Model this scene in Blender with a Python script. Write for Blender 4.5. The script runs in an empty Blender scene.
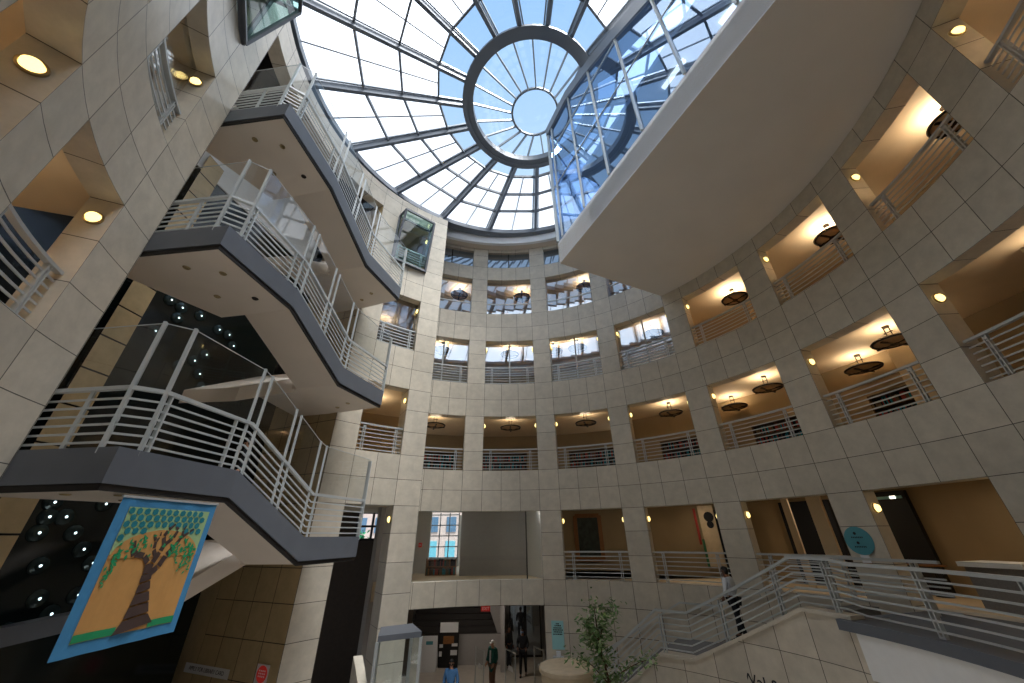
import bpy, math, random
from mathutils import Vector, Matrix
random.seed(7)
SKY, SUN, EXPO = 1.0, 9.0, 0.2
scene = bpy.context.scene
COL = scene.collection
PI = math.pi
GZ = 5.8                     # the atrium floor is world z = 0; everything below is written with the eye height as zero
CX, CY = -0.2415, 7.436      # axis of the round atrium
sin = lambda a: math.sin(math.radians(a))
cos = lambda a: math.cos(math.radians(a))

def pol(r, a, z, c=(CX, CY)):
    return (c[0] + r * sin(a), c[1] + r * cos(a), z)

def srgb(r, g, b):
    f = lambda c: (c / 255 / 12.92) if c / 255 <= .04045 else ((c / 255 + .055) / 1.055) ** 2.4
    return (f(r), f(g), f(b), 1)

# ------------------------------------------------------------------ materials
class N:
    def __init__(s, name):
        s.m = bpy.data.materials.new(name); s.m.use_nodes = True
        s.t = s.m.node_tree; s.t.nodes.clear()
        s.out = s.t.nodes.new('ShaderNodeOutputMaterial')
    def n(s, typ, **kw):
        nd = s.t.nodes.new(typ)
        for k, v in kw.items():
            if k in ('operation', 'blend_type', 'data_type', 'noise_dimensions', 'feature', 'interpolation'): setattr(nd, k, v)
        return nd
    def l(s, a, b): s.t.links.new(a, b)

def P(name, col, rough=.5, metal=0., emit=None, es=0., spec=.5, noise=0., nscale=8., alpha=1.):
    k = N(name); b = k.n('ShaderNodeBsdfPrincipled')
    b.inputs['Base Color'].default_value = col
    b.inputs['Roughness'].default_value = rough
    b.inputs['Metallic'].default_value = metal
    b.inputs['Specular IOR Level'].default_value = spec
    if emit: b.inputs['Emission Color'].default_value = emit; b.inputs['Emission Strength'].default_value = es
    if noise:
        tc = k.n('ShaderNodeTexCoord'); nz = k.n('ShaderNodeTexNoise'); nz.inputs['Scale'].default_value = nscale
        nz.inputs['Detail'].default_value = 4
        mr = k.n('ShaderNodeMapRange'); mr.inputs[1].default_value = .3; mr.inputs[2].default_value = .7
        mr.inputs[3].default_value = 1 - noise; mr.inputs[4].default_value = 1 + noise
        mx = k.n('ShaderNodeVectorMath', operation='SCALE'); mx.inputs[0].default_value = col[:3]
        k.l(tc.outputs['Object'], nz.inputs['Vector']); k.l(nz.outputs['Fac'], mr.inputs[0])
        k.l(mr.outputs[0], mx.inputs['Scale']); k.l(mx.outputs[0], b.inputs['Base Color'])
    k.l(b.outputs[0], k.out.inputs[0])
    return k.m

def tile_mat(name, col, joint, rough=.32, w=.012, var=.07):
    """square stone panels: UV counts panels, dark open joints on whole numbers"""
    k = N(name); uv = k.n('ShaderNodeUVMap'); sp = k.n('ShaderNodeSeparateXYZ'); k.l(uv.outputs[0], sp.inputs[0])
    masks = []
    for i in (0, 1):
        fr = k.n('ShaderNodeMath', operation='FRACT'); k.l(sp.outputs[i], fr.inputs[0])
        sb = k.n('ShaderNodeMath', operation='SUBTRACT'); sb.inputs[1].default_value = .5; k.l(fr.outputs[0], sb.inputs[0])
        ab = k.n('ShaderNodeMath', operation='ABSOLUTE'); k.l(sb.outputs[0], ab.inputs[0])
        gt = k.n('ShaderNodeMath', operation='GREATER_THAN'); gt.inputs[1].default_value = .5 - w; k.l(ab.outputs[0], gt.inputs[0])
        masks.append(gt)
    mx = k.n('ShaderNodeMath', operation='MAXIMUM'); k.l(masks[0].outputs[0], mx.inputs[0]); k.l(masks[1].outputs[0], mx.inputs[1])
    fl = k.n('ShaderNodeVectorMath', operation='FLOOR'); k.l(uv.outputs[0], fl.inputs[0])
    wn = k.n('ShaderNodeTexWhiteNoise', noise_dimensions='3D'); k.l(fl.outputs[0], wn.inputs['Vector'])
    tc = k.n('ShaderNodeTexCoord'); nz = k.n('ShaderNodeTexNoise'); nz.inputs['Scale'].default_value = 3.2; nz.inputs['Detail'].default_value = 8
    nz.inputs['Roughness'].default_value = .65
    k.l(tc.outputs['Object'], nz.inputs['Vector'])
    m1 = k.n('ShaderNodeMapRange'); m1.inputs[3].default_value = 1 - var; m1.inputs[4].default_value = 1 + var; k.l(wn.outputs['Value'], m1.inputs[0])
    m2 = k.n('ShaderNodeMapRange'); m2.inputs[1].default_value = .3; m2.inputs[2].default_value = .7; m2.inputs[3].default_value = .88; m2.inputs[4].default_value = 1.1
    k.l(nz.outputs['Fac'], m2.inputs[0])
    ml = k.n('ShaderNodeMath', operation='MULTIPLY'); k.l(m1.outputs[0], ml.inputs[0]); k.l(m2.outputs[0], ml.inputs[1])
    sc = k.n('ShaderNodeVectorMath', operation='SCALE'); sc.inputs[0].default_value = col[:3]; k.l(ml.outputs[0], sc.inputs['Scale'])
    mc = k.n('ShaderNodeMix', data_type='RGBA'); k.l(mx.outputs[0], mc.inputs[0]); k.l(sc.outputs[0], mc.inputs[6]); mc.inputs[7].default_value = joint
    b = k.n('ShaderNodeBsdfPrincipled'); b.inputs['Roughness'].default_value = rough; b.inputs['Specular IOR Level'].default_value = .4
    k.l(mc.outputs[2], b.inputs['Base Color'])
    bp = k.n('ShaderNodeBump'); bp.inputs['Strength'].default_value = .6; bp.inputs['Distance'].default_value = .01; bp.invert = True
    k.l(mx.outputs[0], bp.inputs['Height']); k.l(bp.outputs[0], b.inputs['Normal'])
    k.l(b.outputs[0], k.out.inputs[0]); return k.m

def glass_mat(name, tint, refl=.1, rough=.0, trans=1., gl=(1, 1, 1, 1), graze=.45):
    """thin pane: see-through with a share of mirror reflection that grows at grazing angles"""
    k = N(name)
    tr = k.n('ShaderNodeBsdfTransparent'); tr.inputs[0].default_value = tint
    g = k.n('ShaderNodeBsdfGlossy'); g.inputs['Color'].default_value = gl; g.inputs['Roughness'].default_value = rough
    lw = k.n('ShaderNodeLayerWeight'); lw.inputs['Blend'].default_value = .35
    ma = k.n('ShaderNodeMapRange'); ma.inputs[3].default_value = refl; ma.inputs[4].default_value = min(1, refl + graze)
    k.l(lw.outputs['Fresnel'], ma.inputs[0])
    mx = k.n('ShaderNodeMixShader'); k.l(ma.outputs[0], mx.inputs[0]); k.l(tr.outputs[0], mx.inputs[1]); k.l(g.outputs[0], mx.inputs[2])
    k.l(mx.outputs[0], k.out.inputs[0]); return k.m

def frosted_mat(name):
    k = N(name)
    tr = k.n('ShaderNodeBsdfTransparent'); tr.inputs[0].default_value = (.9, .94, 1, 1)
    tl = k.n('ShaderNodeBsdfTranslucent'); tl.inputs[0].default_value = (.97, .97, .97, 1)
    mx = k.n('ShaderNodeMixShader'); mx.inputs[0].default_value = FROST
    k.l(tr.outputs[0], mx.inputs[1]); k.l(tl.outputs[0], mx.inputs[2]); k.l(mx.outputs[0], k.out.inputs[0]); return k.m
FROST = .62

M = {}
M['tile'] = tile_mat('stone_tile', srgb(198, 189, 173), srgb(76, 70, 62), w=.0085)
M['tile_warm'] = tile_mat('stone_tile_warm', srgb(190, 168, 128), srgb(52, 44, 34))
M['rail'] = P('painted_rail', srgb(186, 190, 190), .35, .25)
M['grey'] = P('grey_fascia', srgb(94, 98, 105), .5, 0, noise=.05, nscale=3)
M['gap'] = P('shadow_gap', srgb(38, 34, 32), .7)
M['soffit'] = P('beige_soffit', srgb(226, 214, 200), .7, noise=.03, nscale=1.5)
M['plaster'] = P('warm_plaster', srgb(208, 190, 160), .8, noise=.04, nscale=1.2)
M['ceil'] = P('gallery_ceiling', srgb(226, 206, 174), .7, noise=.03, nscale=2)
M['white'] = P('white_plaster', srgb(228, 228, 226), .6, noise=.02)
M['drywall'] = P('grey_drywall', srgb(165, 162, 160), .8, noise=.03)
M['drum'] = P('white_drum', srgb(246, 247, 249), .5)
M['platform'] = P('platform_soffit', srgb(232, 226, 218), .75, noise=.03, nscale=.7)
M['carpet'] = P('grey_carpet', srgb(120, 118, 116), .95, noise=.1, nscale=30)
M['floor'] = P('stone_floor', srgb(186, 178, 168), .35, noise=.08, nscale=3)
M['steel_dark'] = P('dark_roof_steel', srgb(112, 118, 126), .45, .1)
M['steel_mid'] = P('grey_roof_steel', srgb(150, 157, 164), .4, .2)
M['black'] = P('black_matter', srgb(16, 16, 17), .5)
M['darkwall'] = P('polished_black_wall', srgb(14, 22, 22), .12, spec=.6)
M['bronze'] = P('dark_bronze', srgb(46, 36, 28), .35, .7)
M['brass'] = P('brass_trim', srgb(170, 150, 110), .3, .8)
M['bulb'] = P('lamp_lens', srgb(255, 240, 190), .4, emit=srgb(255, 224, 140), es=2.2)
M['dish'] = P('lamp_dish', srgb(186, 152, 112), .45, 0)
M['spark'] = P('star_light', srgb(220, 235, 235), .3, emit=srgb(205, 230, 235), es=2.5)
M['lens_dark'] = P('star_lens', srgb(60, 74, 76), .1, .6)
M['tube'] = P('strip_light', srgb(255, 245, 230), .4, emit=srgb(255, 240, 220), es=3.0)
M['glass'] = glass_mat('clear_pane', (.93, .97, .97, 1), .04)
M['glass_rail'] = glass_mat('rail_glass', (.86, .88, .88, 1), .05)
M['glass_refl'] = glass_mat('mirror_pane', (.62, .66, .72, 1), .34, gl=(.74, .86, 1, 1))  # reflection tinted blue to stand in for mirrored blue sky
M['glass_wall'] = glass_mat('curtain_pane', (.30, .44, .66, 1), .28, gl=(.62, .78, 1, 1))
M['glass_blue'] = glass_mat('blue_pane', (.30, .45, .62, 1), .35, gl=(.75, .85, 1, 1))
M['glass_aqua'] = glass_mat('aqua_pane', (.62, .78, .75, 1), .07, graze=.16)
M['glass_dim'] = glass_mat('dim_pane', (.6, .62, .64, 1), .10, graze=.25)
M['skyglass'] = glass_mat('sky_pane', (.95, .98, 1, 1), .03)
M['frost'] = frosted_mat('fritted_pane')
M['red'] = P('red_sign', srgb(186, 60, 54), .5, emit=srgb(220, 50, 44), es=.12)
M['teal'] = P('teal_sign', srgb(78, 150, 162), .5)
M['aqua'] = P('aqua_poster', srgb(160, 214, 216), .6)
M['ink'] = P('black_ink', srgb(28, 30, 34), .6)
M['paper'] = P('white_paper', srgb(225, 226, 228), .7)
M['wood'] = P('oak_frame', srgb(140, 92, 48), .5, noise=.15, nscale=12)
M['picture'] = P('dark_picture', srgb(48, 56, 50), .3, noise=.5, nscale=5)
M['bark'] = P('bark', srgb(98, 78, 58), .85, noise=.25, nscale=20)
M['leaf'] = P('leaf_green', srgb(100, 132, 78), .55, noise=.3, nscale=4)
M['leaf2'] = P('leaf_pale', srgb(150, 170, 120), .55, noise=.3, nscale=4)
M['stone'] = P('stone_drum', srgb(196, 178, 150), .5, noise=.1, nscale=5)
M['skin'] = P('skin', srgb(190, 140, 112), .6)
M['skin_d'] = P('skin_brown', srgb(112, 76, 58), .6)
M['hair'] = P('dark_hair', srgb(24, 20, 18), .7)
M['denim'] = P('blue_shirt', srgb(70, 116, 164), .85, noise=.08, nscale=14)
M['green'] = P('green_jacket', srgb(20, 88, 80), .85, noise=.08, nscale=14)
M['cap'] = P('white_cap', srgb(238, 238, 236), .8)
M['khaki'] = P('brown_trousers', srgb(112, 84, 68), .9)
M['dark'] = P('black_cloth', srgb(22, 24, 30), .9)
M['light'] = P('pale_shirt', srgb(206, 212, 220), .85)
M['greyc'] = P('grey_cloth', srgb(110, 116, 122), .9)
M['sky_b'] = P('banner_blue', srgb(62, 130, 176), .8, noise=.06, nscale=9)
M['gold'] = P('banner_gold', srgb(192, 142, 80), .85, noise=.06, nscale=6)
M['teal_d'] = P('banner_teal', srgb(22, 118, 130), .85)
M['teal_l'] = P('banner_net', srgb(150, 180, 130), .85)
M['trunk'] = P('banner_trunk', srgb(70, 52, 46), .85)
M['bleaf'] = P('banner_leaf', srgb(24, 140, 88), .85)
M['step_dark'] = P('dark_step', srgb(62, 58, 56), .7)
M['slot'] = P('slot_wall', srgb(70, 58, 48), .6, noise=.1)
M['cloth_red'] = P('red_cloth', srgb(150, 52, 44), .8)
M['cloth_green'] = P('green_cloth', srgb(60, 110, 76), .8)
M['gallery'] = P('gallery_wall', srgb(158, 138, 106), .8, noise=.05, nscale=1.2)
M['facade'] = P('street_facade', srgb(216, 196, 188), .8, noise=.06)
M['facwin'] = P('street_window', srgb(96, 130, 160), .3)
M['aquaw'] = P('street_glass', srgb(120, 196, 214), .3)

# ------------------------------------------------------------------ mesh builder
class MB:
    def __init__(s): s.v = []; s.f = []; s.u = []; s.m = []; s.cur = 0
    def quad(s, pts, uv=None):
        i = len(s.v); s.v += [tuple(p) for p in pts]; s.f.append(tuple(range(i, i + len(pts))))
        s.u.append(uv if uv else [(.5, .5)] * len(pts)); s.m.append(s.cur)
    def hexa(s, b, t):
        """b, t: four bottom and four top points, same order"""
        s.quad([b[3], b[2], b[1], b[0]]); s.quad(t)
        for i in range(4): j = (i + 1) % 4; s.quad([b[i], b[j], t[j], t[i]])
    def box(s, x0, x1, y0, y1, z0, z1):
        b = [(x0, y0, z0), (x1, y0, z0), (x1, y1, z0), (x0, y1, z0)]
        s.hexa(b, [(x, y, z1) for x, y, z in b])
    def beam(s, p, q, w, h, up=(0, 0, 1)):
        p = Vector(p); q = Vector(q); d = (q - p)
        if d.length < 1e-6: return
        d.normalize(); up = Vector(up)
        x = d.cross(up)
        if x.length < 1e-4: x = d.cross(Vector((0, 1, 0)))
        x.normalize(); y = x.cross(d); x *= w / 2; y *= h / 2
        s.hexa([p - x - y, p + x - y, p + x + y, p - x + y], [q - x - y, q + x - y, q + x + y, q - x + y])
    def path(s, pts, w, h, up=(0, 0, 1)):
        """mitred rectangular bar along a polyline"""
        pts = [Vector(p) for p in pts]; up = Vector(up); secs = []
        for i, p in enumerate(pts):
            a = (p - pts[i - 1]).normalized() if i else None
            b = (pts[i + 1] - p).normalized() if i < len(pts) - 1 else None
            d = (a + b).normalized() if a and b else (a or b)
            x = d.cross(up)
            if x.length < 1e-4: x = d.cross(Vector((0, 1, 0)))
            x.normalize(); y = x.cross(d); y.normalize()
            k = 1.
            if a and b: k = 1 / max(.5, math.sqrt((1 + a.dot(b)) / 2))
            secs.append([p - x * w / 2 * k - y * h / 2, p + x * w / 2 * k - y * h / 2, p + x * w / 2 * k + y * h / 2, p - x * w / 2 * k + y * h / 2])
        s.quad(list(reversed(secs[0]))); s.quad(secs[-1])
        for a, b in zip(secs, secs[1:]):
            for i in range(4): j = (i + 1) % 4; s.quad([a[i], a[j], b[j], b[i]])
    def prism(s, poly, z0, z1):
        """poly: (x,y) list counter-clockwise"""
        s.quad([(x, y, z0) for x, y in reversed(poly)]); s.quad([(x, y, z1) for x, y in poly])
        for i in range(len(poly)):
            j = (i + 1) % len(poly)
            s.quad([(*poly[i], z0), (*poly[j], z0), (*poly[j], z1), (*poly[i], z1)])
    def lathe(s, prof, n=24, c=(0, 0, 0), sx=1, sy=1, closed=True):
        i0 = len(s.v)
        for r, z in prof:
            for k in range(n):
                a = 2 * PI * k / n; s.v.append((c[0] + r * math.cos(a) * sx, c[1] + r * math.sin(a) * sy, c[2] + z))
        for j in range(len(prof) - 1):
            for k in range(n):
                k2 = (k + 1) % n
                s.f.append((i0 + j * n + k, i0 + j * n + k2, i0 + (j + 1) * n + k2, i0 + (j + 1) * n + k)); s.u.append([(.5, .5)] * 4); s.m.append(s.cur)
        if closed:
            s.f.append(tuple(i0 + k for k in reversed(range(n)))); s.u.append([(.5, .5)] * n); s.m.append(s.cur)
            b = i0 + (len(prof) - 1) * n
            s.f.append(tuple(b + k for k in range(n))); s.u.append([(.5, .5)] * n); s.m.append(s.cur)
    def tube(s, pts, rad, n=6):
        pts = [Vector(p) for p in pts]; rads = rad if isinstance(rad, (list, tuple)) else [rad] * len(pts); rings = []
        for i, p in enumerate(pts):
            d = (pts[min(i + 1, len(pts) - 1)] - pts[max(i - 1, 0)]).normalized()
            x = d.cross(Vector((.31, .2, .93))).normalized(); y = d.cross(x)
            i0 = len(s.v)
            for k in range(n):
                a = 2 * PI * k / n; s.v.append(tuple(p + (x * math.cos(a) + y * math.sin(a)) * rads[i]))
            rings.append(i0)
        for a, b in zip(rings, rings[1:]):
            for k in range(n):
                k2 = (k + 1) % n; s.f.append((a + k, a + k2, b + k2, b + k)); s.u.append([(.5, .5)] * 4); s.m.append(s.cur)
        for r, rev in ((rings[0], True), (rings[-1], False)):
            idx = list(range(r, r + n)); s.f.append(tuple(reversed(idx) if rev else idx)); s.u.append([(.5, .5)] * n); s.m.append(s.cur)
    def cbox(s, r0, r1, a0, a1, z0, z1, n=4, uf=None, vf=None, c=(CX, CY), vs=None, skip=''):
        """curved block between two radii, azimuths and heights; r0 is the face towards the axis"""
        uf = uf or (lambda a: .5); vf = vf or (lambda z: .5)
        zs = sorted({z0, z1} | {z for z in (vs or []) if z0 + 1e-6 < z < z1 - 1e-6})
        az = [a0 + (a1 - a0) * i / n for i in range(n + 1)]
        e = 1e-4
        for A, B in zip(az, az[1:]):
            for Z, W in zip(zs, zs[1:]):
                vz, vw = vf(Z + e), vf(W - e); ua, ub = uf(A + e), uf(B - e)
                if 'i' not in skip: s.quad([pol(r0, A, Z, c), pol(r0, B, Z, c), pol(r0, B, W, c), pol(r0, A, W, c)], [(ua, vz), (ub, vz), (ub, vw), (ua, vw)])
                if 'o' not in skip: s.quad([pol(r1, B, Z, c), pol(r1, A, Z, c), pol(r1, A, W, c), pol(r1, B, W, c)], [(ub, vz), (ua, vz), (ua, vw), (ub, vw)])
            ua, ub = uf(A + e), uf(B - e)
            if 'b' not in skip: s.quad([pol(r1, A, z0, c), pol(r1, B, z0, c), pol(r0, B, z0, c), pol(r0, A, z0, c)], [(ua, .3), (ub, .3), (ub, .7), (ua, .7)])
            if 't' not in skip: s.quad([pol(r0, A, z1, c), pol(r0, B, z1, c), pol(r1, B, z1, c), pol(r1, A, z1, c)], [(ua, .3), (ub, .3), (ub, .7), (ua, .7)])
        for Z, W in zip(zs, zs[1:]):
            vz, vw = vf(Z + e), vf(W - e)
            if 'l' not in skip: s.quad([pol(r1, a0, Z, c), pol(r0, a0, Z, c), pol(r0, a0, W, c), pol(r1, a0, W, c)], [(.3, vz), (.7, vz), (.7, vw), (.3, vw)])
            if 'r' not in skip: s.quad([pol(r0, a1, Z, c), pol(r1, a1, Z, c), pol(r1, a1, W, c), pol(r0, a1, W, c)], [(.3, vz), (.7, vz), (.7, vw), (.3, vw)])
    def build(s, name, mat, parent=None, origin=None, smooth=False, local=False):
        """link as ONE object.  Points are in place; with local=True they already are in the parent's frame"""
        me = bpy.data.meshes.new(name)
        if local: o0 = Vector((0, 0, 0)); loc = Vector((0, 0, 0)); vs = s.v
        else:
            if origin is None:
                if parent is not None: origin = Vector(parent['org'])
                else:
                    xs = [p[0] for p in s.v]; ys = [p[1] for p in s.v]; zs = [p[2] for p in s.v]
                    origin = Vector(((min(xs) + max(xs)) / 2, (min(ys) + max(ys)) / 2, min(zs)))
            o0 = Vector(origin); vs = [tuple(Vector(p) - o0) for p in s.v]
            loc = Vector((o0.x, o0.y, o0.z + GZ)) if parent is None else Vector((0, 0, 0))
        me.from_pydata(vs, [], s.f)
        ul = me.uv_layers.new(name='UVMap')
        flat = [c for f in s.u for p in f for c in p]
        ul.data.foreach_set('uv', flat)
        mats = mat if isinstance(mat, (list, tuple)) else [mat]
        for m in mats: me.materials.append(M[m] if isinstance(m, str) else m)
        me.polygons.foreach_set('material_index', s.m)
        if smooth: me.polygons.foreach_set('use_smooth', [True] * len(s.f))
        me.update()
        o = bpy.data.objects.new(name, me); COL.objects.link(o)
        if parent is not None: o.parent = parent
        o.location = loc
        if not local: o['org'] = tuple(o0)
        return o

def tag(o, label=None, cat=None, group=None, kind=None):
    if label: o['label'] = label
    if cat: o['category'] = cat
    if group: o['group'] = group
    if kind: o['kind'] = kind
    return o
def thing(name, label, cat, loc, rz=0, group=None, kind=None):
    o = bpy.data.objects.new(name, None); COL.objects.link(o)
    o.location = (loc[0], loc[1], loc[2] + GZ); o.rotation_euler = (0, 0, rz); o['org'] = tuple(loc)
    o.empty_display_size = .1
    return tag(o, label, cat, group, kind)
def struct(name, mb, mat, **k): return tag(mb.build(name, mat, **k), kind='structure')
def copy_tree(o, loc, rz, label, group=None):
    c = o.copy(); COL.objects.link(c); c.location = (loc[0], loc[1], loc[2] + GZ); c.rotation_euler = (0, 0, rz)
    c['label'] = label
    if group: c['group'] = group
    def kids(src, dst):
        for ch in list(src.children):
            d = ch.copy(); COL.objects.link(d); d.parent = dst; kids(ch, d)
    kids(o, c); return c
def light(name, typ, loc, power, color, size=.3, target=None, **kw):
    l = bpy.data.lights.new(name, typ); l.energy = power; l.color = color
    if typ == 'AREA': l.shape = 'DISK'; l.size = size
    elif typ in ('POINT', 'SPOT'): l.shadow_soft_size = size
    o = bpy.data.objects.new(name, l); COL.objects.link(o); o.location = (loc[0], loc[1], loc[2] + GZ)
    if target is not None:
        d = Vector(target) - Vector(loc); o.rotation_euler = d.to_track_quat('-Z', 'Y').to_euler()
    for k, v in kw.items(): setattr(l, k, v)
    return o
def text(name, body, size, mat, parent, loc, rot, align='CENTER', ext=.004):
    c = bpy.data.curves.new(name, 'FONT'); c.body = body; c.size = size; c.align_x = align; c.align_y = 'CENTER'; c.extrude = ext
    tmp = bpy.data.objects.new(name, c); COL.objects.link(tmp)
    bpy.context.view_layer.update()
    me = bpy.data.meshes.new_from_object(tmp.evaluated_get(bpy.context.evaluated_depsgraph_get()))
    bpy.data.objects.remove(tmp); bpy.data.curves.remove(c)
    me.materials.clear(); me.materials.append(M[mat])
    o = bpy.data.objects.new(name, me); COL.objects.link(o); o.parent = parent
    o.location = loc; o.rotation_euler = rot
    return o

# ------------------------------------------------------------------ the round building: levels and bays
SILL = {2: -1.55, 3: 2.671, 4: 6.921, 5: 11.2}
TOP = {2: .973, 3: 5.201, 4: 9.429, 5: 13.614}
KN = [(-5.8, -5.04), (-1.55, 0), (.973, 3), (2.671, 5), (5.201, 8), (6.921, 10), (9.429, 13), (11.2, 15), (13.614, 18), (14.58, 19), (15.9, 20.5), (18, 23)]
VS = [k[0] for k in KN]
def vmap(z):
    for (a, va), (b, vb) in zip(KN, KN[1:]):
        if z <= b or b == 18: return va + (z - a) / (b - a) * (vb - va)
BAYC = lambda k: .55 + 19.85 * (k - 2)
HW = 7.36
def umain(a):
    t = (a - BAYC(1) + HW); k = math.floor(t / 19.85); f = t - k * 19.85
    return 4 * k + (f / (2 * HW) * 3 if f < 2 * HW else 3 + (f - 2 * HW) / (19.85 - 2 * HW))
STOREY = {2: 'second', 3: 'third', 4: 'fourth', 5: 'fifth'}
ORD = {1: 'first', 2: 'second', 3: 'third', 4: 'fourth', 5: 'fifth', 6: 'sixth', 7: 'seventh', 8: 'eighth'}
RM, TH = 10.0, .45

# the big curved wall on the far and right side
far, right = MB(), MB()
def main_bay(k):
    mb = far if k <= 4 else right
    a0, a1 = BAYC(k) - HW, BAYC(k) + HW
    if k == 1: a0 = -27.5
    spans = []
    op = []
    if k <= 2: op += [(-5.8, -2.4)]
    if k <= 7: op += [(SILL[2], TOP[2])]
    if k <= 8: op += [(SILL[3], TOP[3]), (SILL[4], TOP[4])]
    if k <= 4: op += [(SILL[5], TOP[5]), (14.58, 15.8)]
    if k in (6, 7): op[0] = (-1.56, TOP[2])
    z = -5.8
    for o0, o1 in op + [(16.77, 16.77)]:
        if o0 > z + .01: spans.append((z, o0))
        z = o1
    for z0, z1 in spans: mb.cbox(RM, RM + TH, a0, a1, z0, z1, 6, umain, vmap, vs=VS)
    p0, p1 = BAYC(k) + HW, BAYC(k + 1) - HW
    if k == 1:   # the pier between bays one and two is missing in the two lower storeys
        mb.cbox(RM, RM + TH, p0, p1, -2.4, -1.55, 2, umain, vmap, vs=VS)
        mb.cbox(RM, RM + TH, p0, p1, TOP[2], 16.77, 2, umain, vmap, vs=VS)
    else:
        mb.cbox(RM, RM + TH, p0, p1, -5.8, 16.77, 2, umain, vmap, vs=VS)
for k in range(1, 9): main_bay(k)
right.cbox(RM, RM + TH, BAYC(9) - HW, 150, -5.8, 16.77, 8, umain, vmap, vs=VS)
struct('wall_far', far, 'tile'); struct('wall_right', right, 'tile')
back = MB(); back.cbox(RM + .4, RM + .8, 150, 214, -5.8, 16.77, 16, umain, vmap, vs=VS); struct('wall_back', back, 'tile')

# the smaller curve on the left: near wall, lintel over the stair bay, and the tall pier
RL = 7.22
uleft = lambda a: (2 * (a + 128.6) / 13.8 if a < -114.8 else 2 + (a + 114.8) / 7.3) if a > -128.6 else (-(-128.6 - a) / 7.1 if a > -135.7 else -1 - 2 * (-135.7 - a) / 13.8)
left = MB()
LEFT_TOP = 14.95
left.cbox(RL, RL + TH, -114.8, -107.4, -5.8, LEFT_TOP, 3, uleft, vmap, vs=VS)
left.cbox(RL, RL + TH, -135.7, -128.6, -5.8, LEFT_TOP, 3, uleft, vmap, vs=VS)
left.cbox(RL, RL + TH, -153, -149.5, -5.8, LEFT_TOP, 3, uleft, vmap, vs=VS)
for a0, a1 in ((-128.6, -114.8), (-149.5, -135.7)):
    z = -5.8
    for o in [(SILL[2], TOP[2]), (SILL[3], TOP[3]), (SILL[4], TOP[4]), (SILL[5], TOP[5]), (LEFT_TOP, LEFT_TOP)]:
        left.cbox(RL, RL + TH, a0, a1, z, o[0], 5, uleft, vmap, vs=VS); z = o[1]
left.cbox(RL, RL + TH, -107.4, -52.3, 13.75, LEFT_TOP, 18, lambda a: (a + 107.4) / 6.9, vmap, vs=VS)
struct('wall_left', left, 'tile')
ufl = lambda a: (a + 45.3) / 6.4 if a < -32.5 else 2 + (a + 32.5) / 7.
pier = MB()
pier.cbox(RL, RL + TH, -52.3, -45.3, -5.8, LEFT_TOP, 3, lambda a: (a + 52.3) / 7., vmap, vs=VS, skip='l')
pier.cbox(RL, RL + .9, -32.5, -25.5, -5.8, LEFT_TOP, 3, ufl, vmap, vs=VS)
for z0, z1 in ((TOP[2], SILL[3]), (TOP[3], SILL[4]), (TOP[4], SILL[5]), (TOP[5], LEFT_TOP)):
    pier.cbox(RL, RL + TH, -45.3, -32.5, z0, z1, 5, ufl, vmap, vs=VS)
pier.cbox(RL + .5, 8.7, -27.5, -25.7, -5.8, LEFT_TOP, 2, ufl, vmap, vs=VS)
pier.cbox(8.7, RM + .45, -27.5, -25.7, -5.8, 16.6, 2, ufl, vmap, vs=VS)
struct('wall_left_pier', pier, 'tile').name = 'wall_centre'
# warm stone return wall behind the pier, below the stairs
rw = MB(); W0 = pol(RL, -52.3, 0); W1 = pol(10.4, -56.9, 0)
for z0, z1 in zip([-5.8, -4.92, -4.08, -3.24, -2.39, -1.55, -.72], [-4.92, -4.08, -3.24, -2.39, -1.55, -.72, .12]):
    for i in range(4):
        t0, t1 = i / 4, (i + 1) / 4
        p = [W0[0] + (W1[0] - W0[0]) * t0, W0[1] + (W1[1] - W0[1]) * t0]; q = [W0[0] + (W1[0] - W0[0]) * t1, W0[1] + (W1[1] - W0[1]) * t1]
        rw.quad([(*q, z0), (*p, z0), (*p, z1), (*q, z1)], [(i + 1, 0), (i, 0), (i, 1), (i + 1, 1)])
for z0, z1 in ((.12, 2.67), (2.67, 5.2), (5.2, 7.7), (7.7, 10.2), (10.2, 13.75)):
    rw.quad([(W1[0], W1[1], z0), (W0[0], W0[1], z0), (W0[0], W0[1], z1), (W1[0], W1[1], z1)], [(4, 0), (0, 0), (0, 3), (4, 3)])
struct('wall_stair_side', rw, 'tile_warm').name = 'wall_north'

# floors, gallery ceilings and gallery back walls
fl = MB(); fl.lathe([(0, -.3), (17.2, -.3), (17.2, 0), (0, 0)], 48, (CX, CY, -5.8), closed=False); fl.box(-9, 9, 17, 32, -6.1, -5.812)
struct('floor', fl, 'floor')
SL = [(2, -2.25, -1.6), (3, 1.25, 2.62), (4, 5.48, 6.87), (5, 9.72, 11.15), (6, 13.9, 14.55), (7, 15.95, 16.5)]
for lv, z0, z1 in SL:
    mb = MB()
    if lv == 2: mb.cbox(RM + .4, 16, 7, 150, z0, z1, 24); mb.box(-5.8, 8.5, 17.6, 27.5, z0, z1)
    else: mb.cbox(RM + .4, 16, -27, 150, z0, z1, 30)
    if lv == 7: pass
    elif lv > 2: mb.cbox(RL + .42, 13, -172, -107.4, z0, z1, 14); mb.cbox(RL + .42, 12.4, -51.5, -27.5, z0, z1, 8)
    else: mb.cbox(RL + .42, 13, -172, -107.4, z0, z1, 14)
    struct('ceiling', mb, 'ceil')
bw = MB(); bw.cbox(13.6, 13.9, 27, 150, -5.8, 16.5, 24, skip='o'); bw.cbox(15.2, 15.5, 8.4, 27, -1.6, 16.5, 6, skip='o'); bw.cbox(15.2, 15.5, -27, 8.4, 1.3, 16.5, 8, skip='o')
struct('wall_gallery', bw, 'gallery')
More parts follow.
